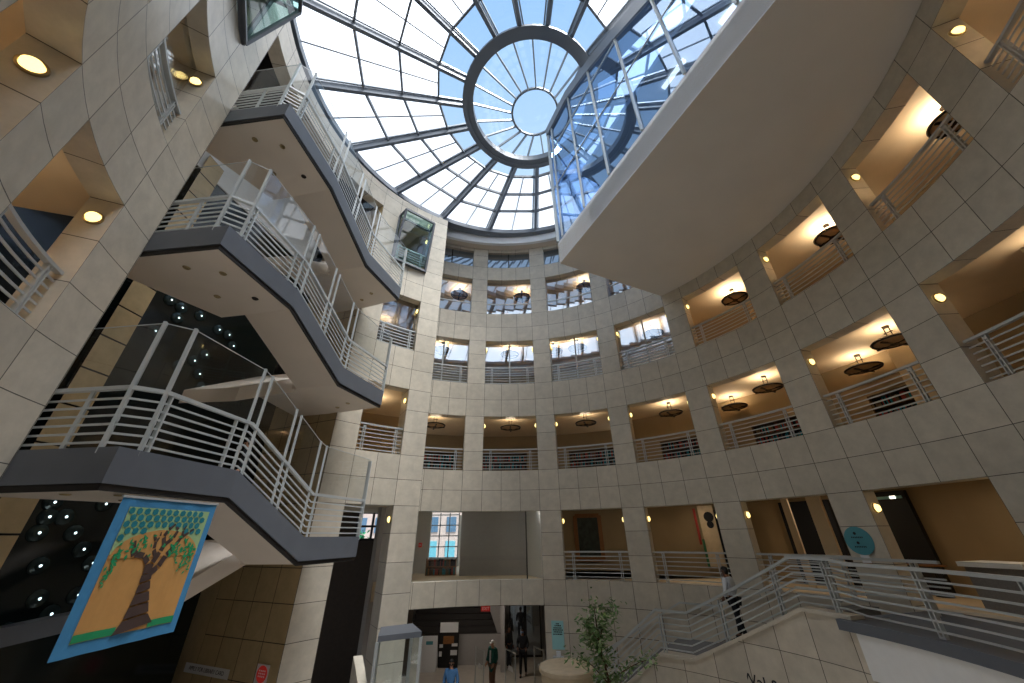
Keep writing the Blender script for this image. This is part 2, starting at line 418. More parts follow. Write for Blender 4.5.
bw = MB(); bw.cbox(12.0, 12.3, -176, -107.4, -5.8, 16.5, 14, skip='o'); bw.cbox(12.2, 12.4, -51.5, -27, 1.2, 16.5, 6, skip='o')
struct('wall_gallery_left', bw, 'gallery').name = 'wall_west'
# unseen roof slab added outside the skylight to stop sky light leaking in
DB = (CX + .44, CY + .74); DR, DZ = 8.5, 16.68
rf = MB(); n = 72
for i in range(n):
    a, b = 360 * i / n, 360 * (i + 1) / n
    rf.quad([pol(DR, a, DZ, DB), pol(DR, b, DZ, DB), pol(17.5, b, 17.0), pol(17.5, a, 17.0)])
struct('ceiling_roof', rf, 'gap')
# white drum under the skylight and its soffit
fz = MB(); fz.cbox(9.4, 9.6, -25, 158, 16.02, 16.8, 60); struct('trim_1', fz, 'drum')
fz = MB(); fz.cbox(9.45, 10.2, -27, 150, 16.03, 16.1, 50); struct('trim_2', fz, 'soffit')
fz = MB()
for i in range(n):
    a, b = 360 * i / n, 360 * (i + 1) / n
    if -25 <= (a if a < 200 else a - 360) <= 155:
        fz.quad([pol(9.5, a, 16.74), pol(9.5, b, 16.74), pol(DR, b, DZ - .03, DB), pol(DR, a, DZ - .03, DB)])
    else:
        fz.quad([pol(7.3, a, LEFT_TOP), pol(7.3, b, LEFT_TOP), pol(DR, b, DZ - .03, DB), pol(DR, a, DZ - .03, DB)])
struct('trim_3', fz, 'steel_dark')

# ------------------------------------------------------------------ skylight: leaning cone of eighteen ribs
OB = (CX + 1.33, CY + 3.36); OR, OZ = 3.38, 19.97
PH0, DPH = -90.9, 20.0
TS = [0, .298, .54, .79, 1]
def cone(t, a, dz=0):
    c = (DB[0] + (OB[0] - DB[0]) * t, DB[1] + (OB[1] - DB[1]) * t)
    return pol(DR + (OR - DR) * t, a, DZ + (OZ - DZ) * t + dz, c)
sky = thing('skylight', 'great glazed cone skylight of grey steel ribs over the atrium', 'skylight', (DB[0], DB[1], DZ), kind='structure')
for i in range(18):
    a = PH0 + DPH * i
    mb = MB(); p, q = cone(-.03, a, -.02), cone(1.0, a, -.02)
    mb.beam(p, q, .15, .36); mb.cur = 1
    s = Vector(pol(1, a + 90, 0, (0, 0))) * .17
    for sg in (-1, 1): mb.beam(Vector(p) + s * sg + Vector((0, 0, .16)), Vector(q) + s * sg * .75 + Vector((0, 0, .16)), .06, .1)
    mb.build('rib', ['steel_dark', 'steel_mid'], sky)
for t in TS[1:4]:
    mb = MB()
    for i in range(18):
        mb.beam(cone(t, PH0 + DPH * i, .06), cone(t, PH0 + DPH * (i + 1), .06), .09, .16)
    mb.build('purlin', 'steel_dark', sky)
mb = MB()
for i in range(18):
    a = PH0 + DPH * (i + .5)
    mb.beam(cone(0, a, .12), cone(TS[3], a, .12), .045, .07)
mb.build('mullion', 'steel_dark', sky)
mb = MB()
for t0, t1 in zip(TS[:3], TS[1:4]):
    for i in range(18): mb.quad([cone(t0, PH0 + DPH * i, .18), cone(t0, PH0 + DPH * (i + 1), .18), cone(t1, PH0 + DPH * (i + 1), .18), cone(t1, PH0 + DPH * i, .18)])
mb.build('fritted_glass', 'frost', sky)
mb = MB()
for i in range(18): mb.quad([cone(TS[3], PH0 + DPH * i, .18), cone(TS[3], PH0 + DPH * (i + 1), .18), cone(1, PH0 + DPH * (i + 1), .18), cone(1, PH0 + DPH * i, .18)])
mb.build('clear_glass', 'skyglass', sky)
mb = MB()
mb.cbox(OR - .42, OR, 0, 360, OZ - .28, OZ + .12, 64, c=OB); mb.cbox(OR - .12, OR + .12, 0, 360, OZ - .36, OZ - .2, 64, c=OB)
mb.build('oculus_ring', 'steel_dark', sky)
mb = MB(); mb.cbox(DR - .22, DR + .25, 0, 360, DZ - .16, DZ + .12, 72, c=DB); mb.build('base_ring', 'steel_dark', sky)
# lantern above the ring
LB = (CX + 1.72, CY + 4.62); LR, LZ = 1.3, 21.5
for k in range(20):
    a = -90 + 18 * k; mb = MB(); mb.beam(pol(OR - .35, a, OZ + .2, OB), pol(LR, a, LZ, LB), .075, .12); mb.build('lantern_bar', 'steel_mid', sky)
mb = MB(); mb.cbox(LR - .05, LR + .05, 0, 360, LZ - .06, LZ + .06, 48, c=LB); mb.build('lantern_ring', 'steel_dark', sky)
mb = MB()
for k in range(40): mb.quad([pol(OR - .35, 9 * k, OZ + .3, OB), pol(OR - .35, 9 * k + 9, OZ + .3, OB), pol(LR, 9 * k + 9, LZ + .06, LB), pol(LR, 9 * k, LZ + .06, LB)])
mb.quad([pol(LR, 9 * k, LZ + .05, LB) for k in range(40)])
mb.build('lantern_glass', 'skyglass', sky)

# ------------------------------------------------------------------ the reading room that cuts across the void
Pc = Vector((2.037, 11.718)); D = Vector((.4015, -.9158)); Wc = Vector((7.153, 14.158)); ZB, ZF = 10.01, 11.13
te = 12.25
Pe = Pc + D * te
def arc(a0, a1, r, n): return [pol(r, a0 + (a1 - a0) * i / n, 0)[:2] for i in range(n + 1)]
aw = math.degrees(math.atan2(Wc.x - CX, Wc.y - CY)); ae = math.degrees(math.atan2(Pe.x - CX, Pe.y - CY))
nin = Vector((.9158, .4015))
slab = MB()
def room_poly(off): 
    return [tuple(Pc + D * off * .6 + nin * off), tuple(Pe + nin * off)] + list(reversed(arc(aw + off * 3, ae - off * 2, 9.99, 18)))
g = .92
P2 = Pc + D * .55 + nin * g
inner = [tuple(P2), tuple(Pc + D * 11.55 + nin * g)] + list(reversed(arc(aw + 4.2, 126.5, 9.99, 18)))
slab.quad([(x, y, ZB) for x, y in inner])
q0 = inner[0]; q1 = inner[1]; q2 = inner[-1]
gp = .012
slab.quad([(*Pc, ZB), (*Pe, ZB), (*(Vector(q1) - nin * gp), ZB), (*(Vector(q0) - nin * gp), ZB)])
slab.quad([(*Pc, ZB), (*(Vector(q0) - Vector((-.43, .9)) * -gp), ZB), (*q2, ZB), (*Wc, ZB)])
outer = [tuple(Pc), tuple(Pe)] + list(reversed(arc(aw, ae, 9.99, 18)))
slab.prism(outer, ZB + .02, ZF - .15)
roomt = thing('reading_room', 'white wedge shaped reading room with glass walls hanging over the void', 'room', (Pc.x, Pc.y, ZB))
slab.build('slab', 'platform', roomt)
mb = MB()
for a, b in ((Pe, Pc), (Pc, Wc)):
    d = (b - a).normalized(); nn = Vector((d.y, -d.x)) * .03
    mb.quad([(*(a - nn * 0), ZB - .01), (*b, ZB - .01), (*b, ZF), (*a, ZF)])
    mb.quad([(*a, ZF), (*b, ZF), (*(b + nn * 8), ZF), (*(a + nn * 8), ZF)])
mb.build('fascia', 'drum', roomt)
PROF = [(0, 18.75), (2.0, 18.8), (3.6, 18.15), (5.4, 17.15), (7.0, 16.1), (8.8, 15.0), (te, 14.6)]
def ztop(t):
    for (a, za), (b, zb) in zip(PROF, PROF[1:]):
        if t <= b: return za + (zb - za) * (t - a) / (b - a)
    return PROF[-1][1]
def rp(t, z, off=0.): v = Pc + D * t + nin * off; return (v.x, v.y, z)
mb = MB(); MT = [.06, .45, 2.1, 3.65, 5.35, 7.05, 8.66, 10.3, 11.9]
for t in MT[1:]:
    mb.beam(rp(t, ZF, -.04), rp(t, ztop(t), -.04), .075, .075)
for t in (.06,): mb.beam(rp(t, ZF, -.02), rp(t, ztop(t), -.02), .13, .13)
mb.build('mullion', 'rail', roomt)
mb = MB()
for z in (14.4, 17.0):
    tm = max(t / 20 for t in range(0, int(te * 20)) if ztop(t / 20) >= z)
    mb.beam(rp(.06, z, -.03), rp(tm, z, -.03), .04, .04)
mb.build('transom', 'rail', roomt)
mb = MB(); ts = [i * .5 for i in range(27)]
for a, b in zip(ts, ts[1:]): mb.quad([rp(a, ZF), rp(b, ZF), rp(b, ztop(b)), rp(a, ztop(a))])
WL = (Wc - Pc)
for i in range(4):
    a = Pc + WL * (i / 4); b = Pc + WL * ((i + 1) / 4)
    mb.quad([(a.x, a.y, ZF), (b.x, b.y, ZF), (b.x, b.y, 18.0 - i * .3), (a.x, a.y, 18.4 - i * .3)])
mb.build('curtain_glass', 'glass_wall', roomt)
mb = MB(); mb.path([rp(t, z + .2, .3) for t, z in PROF], .8, .6); mb.build('roof_beam', 'steel_dark', roomt)
mb = MB(); mb.beam(rp(2.0, 18.9), (*pol(OR - .2, 128, OZ, OB)[:2], OZ - .1), .12, .2); mb.beam(rp(5.3, 17.3), cone(.6, 109), .12, .2); mb.build('strut', 'steel_dark', roomt)
mb = MB(); o2 = [tuple(Pc + D * 1.2 + nin * .8), tuple(Pc + D * 11.5 + nin * .8)] + list(reversed(arc(aw + 5, 126.5, 9.9, 14)))
mb.prism(o2, 14.55, 14.8); mb.build('room_ceiling', 'white', roomt)
for i, (t, o) in enumerate(((6.0, 1.6), (8.2, 1.9), (9.4, 1.3), (7.3, 3.2), (9.2, 3.6))):
    mb = MB(); mb.beam(rp(t - .5, 14.52, o), rp(t + .5, 14.52, o), .16, .06); mb.build('strip_light', 'tube', roomt)

# ------------------------------------------------------------------ glass in the upper bays, clerestory windows
wn = 0
def bay_glass(name, k, z0, z1, mat, r=RM + .3, mull=(), trans=(), frame='black'):
    a0, a1 = BAYC(k) - HW, BAYC(k) + HW
    t = thing(name, None, None, pol(r, BAYC(k), z0), kind='structure')
    mb = MB(); n = 5
    for i in range(n):
        a, b = a0 + (a1 - a0) * i / n, a0 + (a1 - a0) * (i + 1) / n
        mb.quad([pol(r, a, z0), pol(r, b, z0), pol(r, b, z1), pol(r, a, z1)])
    mb.build('pane', mat, t)
    mb = MB()
    for z in trans: mb.cbox(r - .03, r + .03, a0, a1, z - .03, z + .03, 5)
    for f in mull: mb.beam(pol(r, a0 + (a1 - a0) * f, z0), pol(r, a0 + (a1 - a0) * f, z1), .06, .06)
    if mb.f: mb.build('frame', frame, t)
for k in (1, 2, 3, 4):
    wn += 1; bay_glass('window_%d' % wn, k, SILL[5], TOP[5], 'glass_refl', trans=(12.05,), frame='rail')
    wn += 1; bay_glass('window_%d' % wn, k, SILL[4] + .02, TOP[4], 'glass_refl', mull=(.5,), frame='rail', r=RM + .36)
    wn += 1; bay_glass('window_%d' % wn, k, 14.6, 15.8, 'glass_blue', mull=(.5,), trans=(14.68,), r=RM + .2)
# mirror glass in the left wall, fourth storey
mb = MB(); mb.cbox(RL + .35, RL + .37, -128.6, -114.8, SILL[4], TOP[4], 4); wn += 1; struct('window_%d' % wn, mb, 'glass_rail')
mb = MB(); mb.cbox(RL + .35, RL + .37, -45.3, -32.5, SILL[4], TOP[4], 4); wn += 1; struct('window_%d' % wn, mb, 'glass_dim')

# ------------------------------------------------------------------ railings across the openings
RH = .96
def make_rail(half_deg, R, label, loc_fn, az, height=RH, nb=6):
    """prototype in its own frame: origin on the sill at the middle of the bay, +Y pointing outwards"""
    w = half_deg
    t = thing('gallery_railing', label, 'railing', loc_fn, -math.radians(az))
    def p(a, r, z): return (r * sin(a), r * cos(a) - R, z)
    mb = MB(); mb.path([p(-w + 2 * w * i / 6, R + .16, height) for i in range(7)], .09, .055); mb.build('handrail', 'rail', t, local=True)
    mb = MB()
    for j in range(nb): mb.path([p(-w + 2 * w * i / 6, R + .16, .1 + j * (height - .2) / (nb - .6)) for i in range(7)], .022, .03)
    mb.build('infill_bars', 'rail', t, local=True)
    for f in (-.72, .72):
        mb = MB()
        for s in (-.035, .035):
            c = Vector(p(w * f, R + .16, 0)); c.x += s
            mb.beam(c, c + Vector((0, 0, height - .02)), .025, .06, (0, 1, 0))
        c = Vector(p(w * f, R + .16, height - .09)); mb.beam(c - Vector((.05, 0, 0)), c + Vector((.05, 0, 0)), .05, .06)
        mb.box(c.x - .06, c.x + .06, c.y - .05, c.y + .05, 0, .02)
        mb.build('post', 'rail', t, local=True)
    return t
PLACE = {1: 'beside the tall projecting pier', 2: 'second from the tall pier', 3: 'third from the tall pier', 4: 'fourth from the tall pier', 5: 'fifth from the tall pier',
         6: 'sixth from the tall pier', 7: 'seventh from the tall pier', 8: 'at the far right end'}
proto = None
GR = 'metal railings across the gallery openings'
ROWW = {2: 'lowest', 3: 'second lowest', 4: 'third lowest'}
for row in (2, 3, 4):
    for k in range(1, 9):
        if row == 2 and k not in (3, 4, 5): continue
        lab = 'grey railing in the %s row of the curved wall, %s' % (ROWW[row], PLACE[k])
        loc = pol(RM, BAYC(k), SILL[row])
        if proto is None: proto = make_rail(HW, RM, lab, loc, BAYC(k)); proto['group'] = GR
        else: copy_tree(proto, loc, -math.radians(BAYC(k)), lab, GR)
lp = None
for az, hw, row, lab in ((-121.7, 6.85, 3, 'grey railing in the lower opening of the near left wall'), (-121.7, 6.85, 4, 'grey railing in the upper opening of the near left wall'),
                     (-142.6, 6.85, 3, 'grey railing in the opening at the left picture edge')):
    loc = pol(RL, az, SILL[row])
    if lp is None: lp = make_rail(hw, RL, lab, loc, az); lp['group'] = GR
    else: copy_tree(lp, loc, -math.radians(az), lab, GR)
lp = None
for row, w in ((3, 'below the middle stair landing'), (4, 'below the top stair landing'), (5, 'inside the glass box bay of the tall pier')):
    lab = 'short grey railing ' + w; loc = pol(RL, -38.9, SILL[row])
    if lp is None: lp = make_rail(6.35, RL, lab, loc, -38.9); lp['group'] = GR
    else: copy_tree(lp, loc, -math.radians(-38.9), lab, GR)

# ------------------------------------------------------------------ wall lamps on the jambs of the openings
def make_sconce(label, loc, rz):
    t = thing('wall_lamp', label, 'lamp', loc, rz)       # lens faces +X
    mb = MB()
    def ell(x, ry, rz_, n=20): return [(x, ry * math.cos(2 * PI * i / n), rz_ * math.sin(2 * PI * i / n)) for i in range(n)]
    rings = [ell(0, .13, .13), ell(.03, .13, .13), ell(.035, .105, .105)]
    for a, b in zip(rings, rings[1:]):
        for i in range(20): j = (i + 1) % 20; mb.quad([a[i], a[j], b[j], b[i]])
    mb.build('rim', 'brass', t, local=True)
    mb = MB(); rings = [ell(.02, .1, .1), ell(.07, .085, .085), ell(.09, .04, .04)]
    for a, b in zip(rings, rings[1:]):
        for i in range(20): j = (i + 1) % 20; mb.quad([a[i], a[j], b[j], b[i]])
    mb.quad(rings[-1]); mb.build('lens', 'bulb', t, local=True, smooth=True)
    return t
sc = None
def sconce(r, az, z, side, lab):
    """side +1: on the low-azimuth (left) jamb looking right, -1: on the right jamb looking left"""
    global sc
    loc = pol(r, az, z); rz = -math.radians(az) + (0 if side > 0 else PI)
    if sc is None: sc = make_sconce(lab, loc, rz); sc['group'] = 'round wall lamps on the opening jambs'
    else: copy_tree(sc, loc, rz, lab, 'round wall lamps on the opening jambs')
for row in (2, 3, 4):
    for k in range(1, 9):
        if row == 2 and (k < 3 or k > 6): continue
        if row > 2 and k == 1: continue
        for side in (1, -1):
            if side == -1 and k > 6: continue
            sconce(RM + .23, BAYC(k) - HW * side + .02 * side, TOP[row] - .42, side,
                   'round glowing wall lamp on the %s jamb of the %s bay, %s row' % ('left' if side > 0 else 'right', ORD[k], ROWW[row]))
for az, row, lab in ((-114.8, 3, 'round glowing wall lamp in the lower opening of the near left wall'), (-114.8, 4, 'round glowing wall lamp in the upper opening of the near left wall'),
                     (-135.7, 3, 'large round glowing wall lamp at the top left corner of the photo'), (-32.5, 2, 'small glowing wall lamp beside the tall dark entrance slot'), (-32.5, 3, 'small glowing wall lamp in the pier opening below the middle landing'),
                     (-32.5, 4, 'small glowing wall lamp in the pier opening below the top landing'), (-32.5, 5, 'small glowing wall lamp inside the glass box bay')):
    sconce(RL + .23, az, TOP[row] - .42, -1, lab)

# ------------------------------------------------------------------ pendant uplights under the gallery ceilings
def make_pendant(label, loc, rz):
    t = thing('pendant_lamp', label, 'lamp', loc, rz)     # origin at the ceiling rose
    mb = MB(); mb.lathe([(.09, 0), (.09, -.04)], 14); mb.build('ceiling_rose', 'bronze', t, local=True)
    mb = MB()
    for s in (-.07, .07): mb.beam((s, 0, -.03), (s, 0, -.45), .02, .02, (0, 1, 0))
    mb.beam((-.12, 0, -.2), (.12, 0, -.2), .02, .02); mb.build('stem', 'bronze', t, local=True)
    mb = MB(); mb.lathe([(.49, -.46), (.53, -.50), (.51, -.54), (.46, -.53), (.45, -.48)], 36, closed=False); mb.build('rim', 'bronze', t, local=True)
    mb = MB(); mb.lathe([(.03, -.60), (.25, -.585), (.47, -.51), (.45, -.49), (.25, -.55), (.03, -.57)], 36, closed=False); mb.build('dish', 'dish', t, local=True, smooth=True)
    mb = MB(); mb.beam((-.49, 0, -.585), (.49, 0, -.585), .07, .035); mb.beam((0, -.49, -.587), (0, .49, -.587), .07, .035); mb.lathe([(.1, -.62), (.12, -.56)], 14); mb.build('cross_bars', 'bronze', t, local=True)
    return t
pd = None
CEIL = {2: 1.25, 3: 5.48, 4: 9.72, 5: 13.9}
PEND = [(3, k, 11.75, 0) for k in range(1, 9)] + [(4, k, 11.75, 0) for k in range(1, 9)] + [(5, k, 11.5, 4) for k in (1, 2, 3, 4)] + [(3, 5, 13.0, -9), (3, 6, 13.0, -8), (4, 3, 11.9, -7)]
WARM = (1, .80, .56)
for row, k, r, da in PEND:
    if row < 5 and k <= 3 : r = 11.2
    az = BAYC(k) + da
    deep = da < -5
    lab = 'round bronze uplight hanging %s the %s bay, %s' % ('deep inside' if deep else 'in', ORD[k], {3: 'second lowest row of openings', 4: 'third lowest row of openings', 5: 'glazed top row'}[row])
    loc = pol(r, az, CEIL[row])
    if pd is None: pd = make_pendant(lab, loc, -math.radians(az)); pd['group'] = 'bronze uplights in the galleries'
    else: copy_tree(pd, loc, -math.radians(az), lab, 'bronze uplights in the galleries')
    light('uplight', 'AREA', (loc[0], loc[1], loc[2] - .46), ({3: 13, 4: 30, 5: 34}[row] * (1 if k > 3 else .75)), WARM, .55, (loc[0], loc[1], loc[2] + 1))
for row, az in ((2, 40), (2, 60), (2, 80), (2, 100), (2, 21)):
    light('downlight', 'AREA', pol(12.2, az, CEIL[2] - .03), 9, WARM, .4, pol(12.2, az, -2))
for row, az, r, pw in ((3, -121, 9.6, 26), (4, -121, 9.6, 12), (3, -143, 9.6, 20), (4, -38, 10., 16), (3, -38, 9.6, 16)):
    light('uplight', 'AREA', pol(r, az, CEIL[row] - .5), pw, WARM, .5, pol(r, az, CEIL[row] + 1))

# ------------------------------------------------------------------ the three stairs in the tall bay on the left
P1 = (-5.55, 5.15); B1 = (-5.34, 7.25); B2 = (-4.87, 9.4); EE = (-4.35, 11.36)
WS = pol(RL, -107.4, 0)[:2]; WS2 = (WS[0] - .5, WS[1] + .1)
B1I = (-6.6, 7.5); B2I = (-6.15, 9.62)
def lerp(a, b, t): return tuple(x + (y - x) * t for x, y in zip(a, b))
def stair(z0, which, label, raillabel):
    zn, zf = z0 + 1.13, z0; th = .5
    t = thing('staircase', label, 'staircase', (P1[0], P1[1], zf - th))
    near = [WS2, P1, B1, B1I, (-7.25, 7.6), (-8.1, 6.0)]
    farp = [B2, EE, (-6.02, 11.93), (-7.6, 12.3), (-7.6, 9.9), B2I]
    ins = .04
    mb = MB(); mb.prism(near, zn - th, zn); mb.build('near_landing', 'soffit', t)
    mb = MB(); mb.prism(farp, zf - th, zf); mb.build('far_landing', 'soffit', t)
    mb = MB(); mb.hexa([(*B1I, zn - th), (*B1, zn - th), (*B2, zf - th), (*B2I, zf - th)], [(*B1I, zn - .25), (*B1, zn - .25), (*B2, zf - .25), (*B2I, zf - .25)])
    mb.build('flight', 'soffit', t)
    mb = MB(); n = 7
    for i in range(n):
        a, b = lerp(B1, B2, i / n), lerp(B1, B2, (i + 1) / n); c, d = lerp(B1I, B2I, i / n), lerp(B1I, B2I, (i + 1) / n)
        zz = zn - (zn - zf) * (i + 1) / n
        mb.hexa([(*c, zz - .3), (*a, zz - .3), (*b, zz - .3), (*d, zz - .3)], [(*c, zz), (*a, zz), (*b, zz), (*d, zz)])
    mb.build('steps', 'carpet', t)
    # second flight turning back towards the next storey down
    f0, f1 = (-6.2, 9.9), (-7.6, 9.9); g0, g1 = (-6.75, 8.35), (-8.2, 8.45); zl = zf - .95
    mb = MB(); mb.hexa([(*g1, zl - .35), (*g0, zl - .35), (*f0, zf - .45), (*f1, zf - .45)], [(*g1, zl), (*g0, zl), (*f0, zf), (*f1, zf)])
    mb.build('return_flight', 'soffit', t)
    # grey edge plate with a dark strip below it, coloured as the shade of the gap
    edge = [(*WS2, zn), (*P1, zn), (*B1, zn), (*B2, zf), (*EE, zf)]
    out = []
    def off(pts, d):
        r = []
        for i, p in enumerate(pts):
            a = Vector(pts[max(i - 1, 0)][:2]); b = Vector(p[:2]); c = Vector(pts[min(i + 1, len(pts) - 1)][:2])
            dd = ((b - a).normalized() if i else Vector((0, 0))) + ((c - b).normalized() if i < len(pts) - 1 else Vector((0, 0)))
            dd.normalize(); nn = Vector((dd.y, -dd.x)); r.append((p[0] + nn.x * d, p[1] + nn.y * d, p[2]))
        return r
    for nm, d, za, zb, mt in (('fascia', .05, -.44, .04, 'grey'), ('shadow_joint', .02, -.53, -.44, 'gap')):
        mb = MB(); o = off(edge, d); i_ = off(edge, -.02)
        for k in range(4):
            mb.hexa([(i_[k][0], i_[k][1], i_[k][2] + za), (o[k][0], o[k][1], o[k][2] + za), (o[k + 1][0], o[k + 1][1], o[k + 1][2] + za), (i_[k + 1][0], i_[k + 1][1], i_[k + 1][2] + za)],
                    [(i_[k][0], i_[k][1], i_[k][2] + zb), (o[k][0], o[k][1], o[k][2] + zb), (o[k + 1][0], o[k + 1][1], o[k + 1][2] + zb), (i_[k + 1][0], i_[k + 1][1], i_[k + 1][2] + zb)])
        mb.build(nm, mt, t)
    for x, y in ((-6.0, 5.9), (-6.6, 5.7), (-5.9, 6.8), (-6.7, 6.7), (-5.2, 10.9), (-5.7, 11.3)):
        z = (zn if y < 8 else zf) - th
        mb = MB(); mb.lathe([(.07, z - .012), (.055, z - .03), (.03, z - .02)], 14, (x, y, 0)); mb.build('downlight', 'bronze' if (x, y) == (-5.9, 6.8) else 'brass', t)
    # railing: bars and handrail, paired tall posts that carry glass above
    rt = thing('stair_railing', raillabel, 'railing', (P1[0], P1[1], zf))
    L = off(edge, .0)
    w, p1, b1, b2, e = [Vector(p) for p in L]
    up = Vector((0, 0, 1))
    st = [w.lerp(p1, .45), p1, b1, b1.lerp(b2, .52), b2, e]
    d = lambda a, b: (b - a).normalized()
    pairs = [(p1 - d(w, p1) * .3, p1 + d(p1, b1) * .28), (b1 - d(p1, b1) * .10, b1 + d(b1, b2) * .16), (st[3] - d(b1, b2) * .1, st[3] + d(b1, b2) * .1),
             (b2 - d(b1, b2) * .14, b2 + d(b2, e) * .12)]
    line = [w, p1, b1, b2, e]
    hz = .95
    hand = [w + up * hz, pairs[0][0] + up * hz, pairs[0][1] + up * hz, b1 + up * hz, b2 + up * hz, e + up * hz]
    mb = MB(); mb.path(hand, .07, .06); mb.build('handrail', 'rail', rt)
    mb = MB()
    for j in range(6):
        h = .12 + j * .132
        mb.path([w + up * h, pairs[0][0] + up * h, pairs[0][1] + up * h, b1 + up * h, b2 + up * h, e + up * h], .022, .03)
    mb.build('infill_bars', 'rail', rt)
    tops = []
    for i, (a, b) in enumerate(pairs):
        for q in (a, b):
            mb = MB(); mb.beam(q - up * .04, q + up * 2.12, .045, .075, (D.x, D.y, 0)); mb.beam(q + up * .45 - Vector((.04, 0, 0)), q + up * .45 + Vector((.04, 0, 0)), .03, .05)
            mb.build('tall_post', 'rail', rt); tops.append(q)
    mb = MB(); mb.beam(e - up * .04, e + up * 2.05, .05, .09, (1, 0, 0)); mb.build('tall_post', 'rail', rt)
    for f in (.18, .82):
        for a, b in ((p1, b1), ):
            q = a.lerp(b, f); mb = MB(); mb.beam(q, q + up * .93, .03, .06, (1, 0, 0)); mb.build('short_post', 'rail', rt)
    mb = MB(); q = w.lerp(p1, .55); mb.beam(q, q + up * .93, .03, .06, (1, 0, 0)); mb.build('short_post', 'rail', rt)
    gl = [w] + tops + [e]
    for a, b in zip(gl, gl[1:]):
        if (a - b).length < .22: continue
        mb = MB(); mb.quad([a + up * 1.0, b + up * 1.0, b + up * 2.1, a + up * 2.1]); mb.build('glass_panel', 'glass_rail', rt)
        mb = MB(); mb.beam(a + up * 2.1, b + up * 2.1, .012, .012); mb.build('glass_edge', 'rail', rt)
stair(0.0, 0, 'lowest of the three stacked grey stairs, above the hanging banner', 'railing with glass panels on the lowest of the three stacked stairs')
stair(4.26, 1, 'middle of the three stacked grey stairs with beige underside', 'railing with glass panels on the middle of the three stacked stairs')
stair(8.5, 2, 'topmost of the three stacked grey stairs, under the skylight', 'railing with glass panels on the topmost of the three stacked stairs')

# dark star wall at the back of the stair bay
dw = MB(); X0 = (-10.6, 4.6); X1 = (-9.1, 12.6)
dw.hexa([(*X0, -5.8), (X0[0] - .3, X0[1], -5.8), (X1[0] - .3, X1[1], -5.8), (*X1, -5.8)], [(*X0, 13.9), (X0[0] - .3, X0[1], 13.9), (X1[0] - .3, X1[1], 13.9), (*X1, 13.9)])
struct('wall_stair_back', dw, 'darkwall').name = 'wall_south'
uw = MB(); uw.hexa([(X0[0] + .05, X0[1], 10.6), (X0[0] - .1, X0[1], 10.6), (X1[0] - .1, X1[1], 10.6), (X1[0] + .05, X1[1], 10.6)], [(X0[0] + .05, X0[1], 14), (X0[0] - .1, X0[1], 14), (X1[0] - .1, X1[1], 14), (X1[0] + .05, X1[1], 14)])
struct('trim_4', uw, 'white')
tl = MB(); q = lerp(X0, X1, .405)
for i in range(20): 
    z = -5.8 + i * .85
    tl.quad([(q[0] + .1, q[1] - .35, z), (q[0] + .14, q[1] + .25, z), (q[0] + .14, q[1] + .25, z + .83), (q[0] + .1, q[1] - .35, z + .83)], [(0.02, i), (.98, i), (.98, i + 1), (0.02, i + 1)])
struct('pillar_stair', tl, 'tile_warm').name = 'pillar'
sh = MB(); sh.cbox(12.6, 12.9, -107.8, -51.5, -5.8, 17, 12); struct('wall_stair_shell', sh, 'darkwall').name = 'wall_light_block'  # unseen shell added behind the stair bay to stop outside light leaking in
star0 = None
stars = []
stars = [(0.473, 0.75), (0.587, 0.78), (0.478, 0.47), (0.512, 0.48), (0.475, 0.17), (0.549, 0.17), (0.586, -0.15), (0.511, -0.43), (0.623, -0.43), (0.543, -1.02), (0.583, -1.32), (0.623, -1.03), (0.515, -1.53), (0.492, 6.11), (0.534, 6.06), (0.604, 6.13), (0.687, 6.02), (0.732, 6.03), (0.538, 5.73), (0.493, 5.08), (0.766, 5.75), (0.68, 5.08), (0.649, 4.76), (0.609, 4.45), (0.685, 4.45), (0.714, 4.12)]
dirw = Vector((X1[0] - X0[0], X1[1] - X0[1], 0)).normalized()
rzs = math.atan2(dirw.y, dirw.x) - PI / 2
for f, z in stars:
    q = lerp(X0, X1, f); loc = (q[0] + .012, q[1], z)
    lab = 'small star shaped wall light glowing on the black wall behind the stairs'
    if star0 is None:
        star0 = thing('star_light', lab, 'light', loc, rzs, 'star lights on the black wall')
        mb = MB()
        rg = [[(x, r * math.cos(2 * PI * i / 16), r * math.sin(2 * PI * i / 16)) for i in range(16)] for x, r in ((0, .17), (.03, .15), (.05, .09))]
        for a, b in zip(rg, rg[1:]):
            for i in range(16): j = (i + 1) % 16; mb.quad([a[i], a[j], b[j], b[i]])
        mb.quad(rg[-1]); mb.build('lens', 'lens_dark', star0, local=True, smooth=True)
        mb = MB(); mb.quad([(.055, .026 * math.cos(2 * PI * i / 8), .026 * math.sin(2 * PI * i / 8)) for i in range(8)]); mb.build('spark', 'spark', star0, local=True)
    else: copy_tree(star0, loc, rzs, lab)

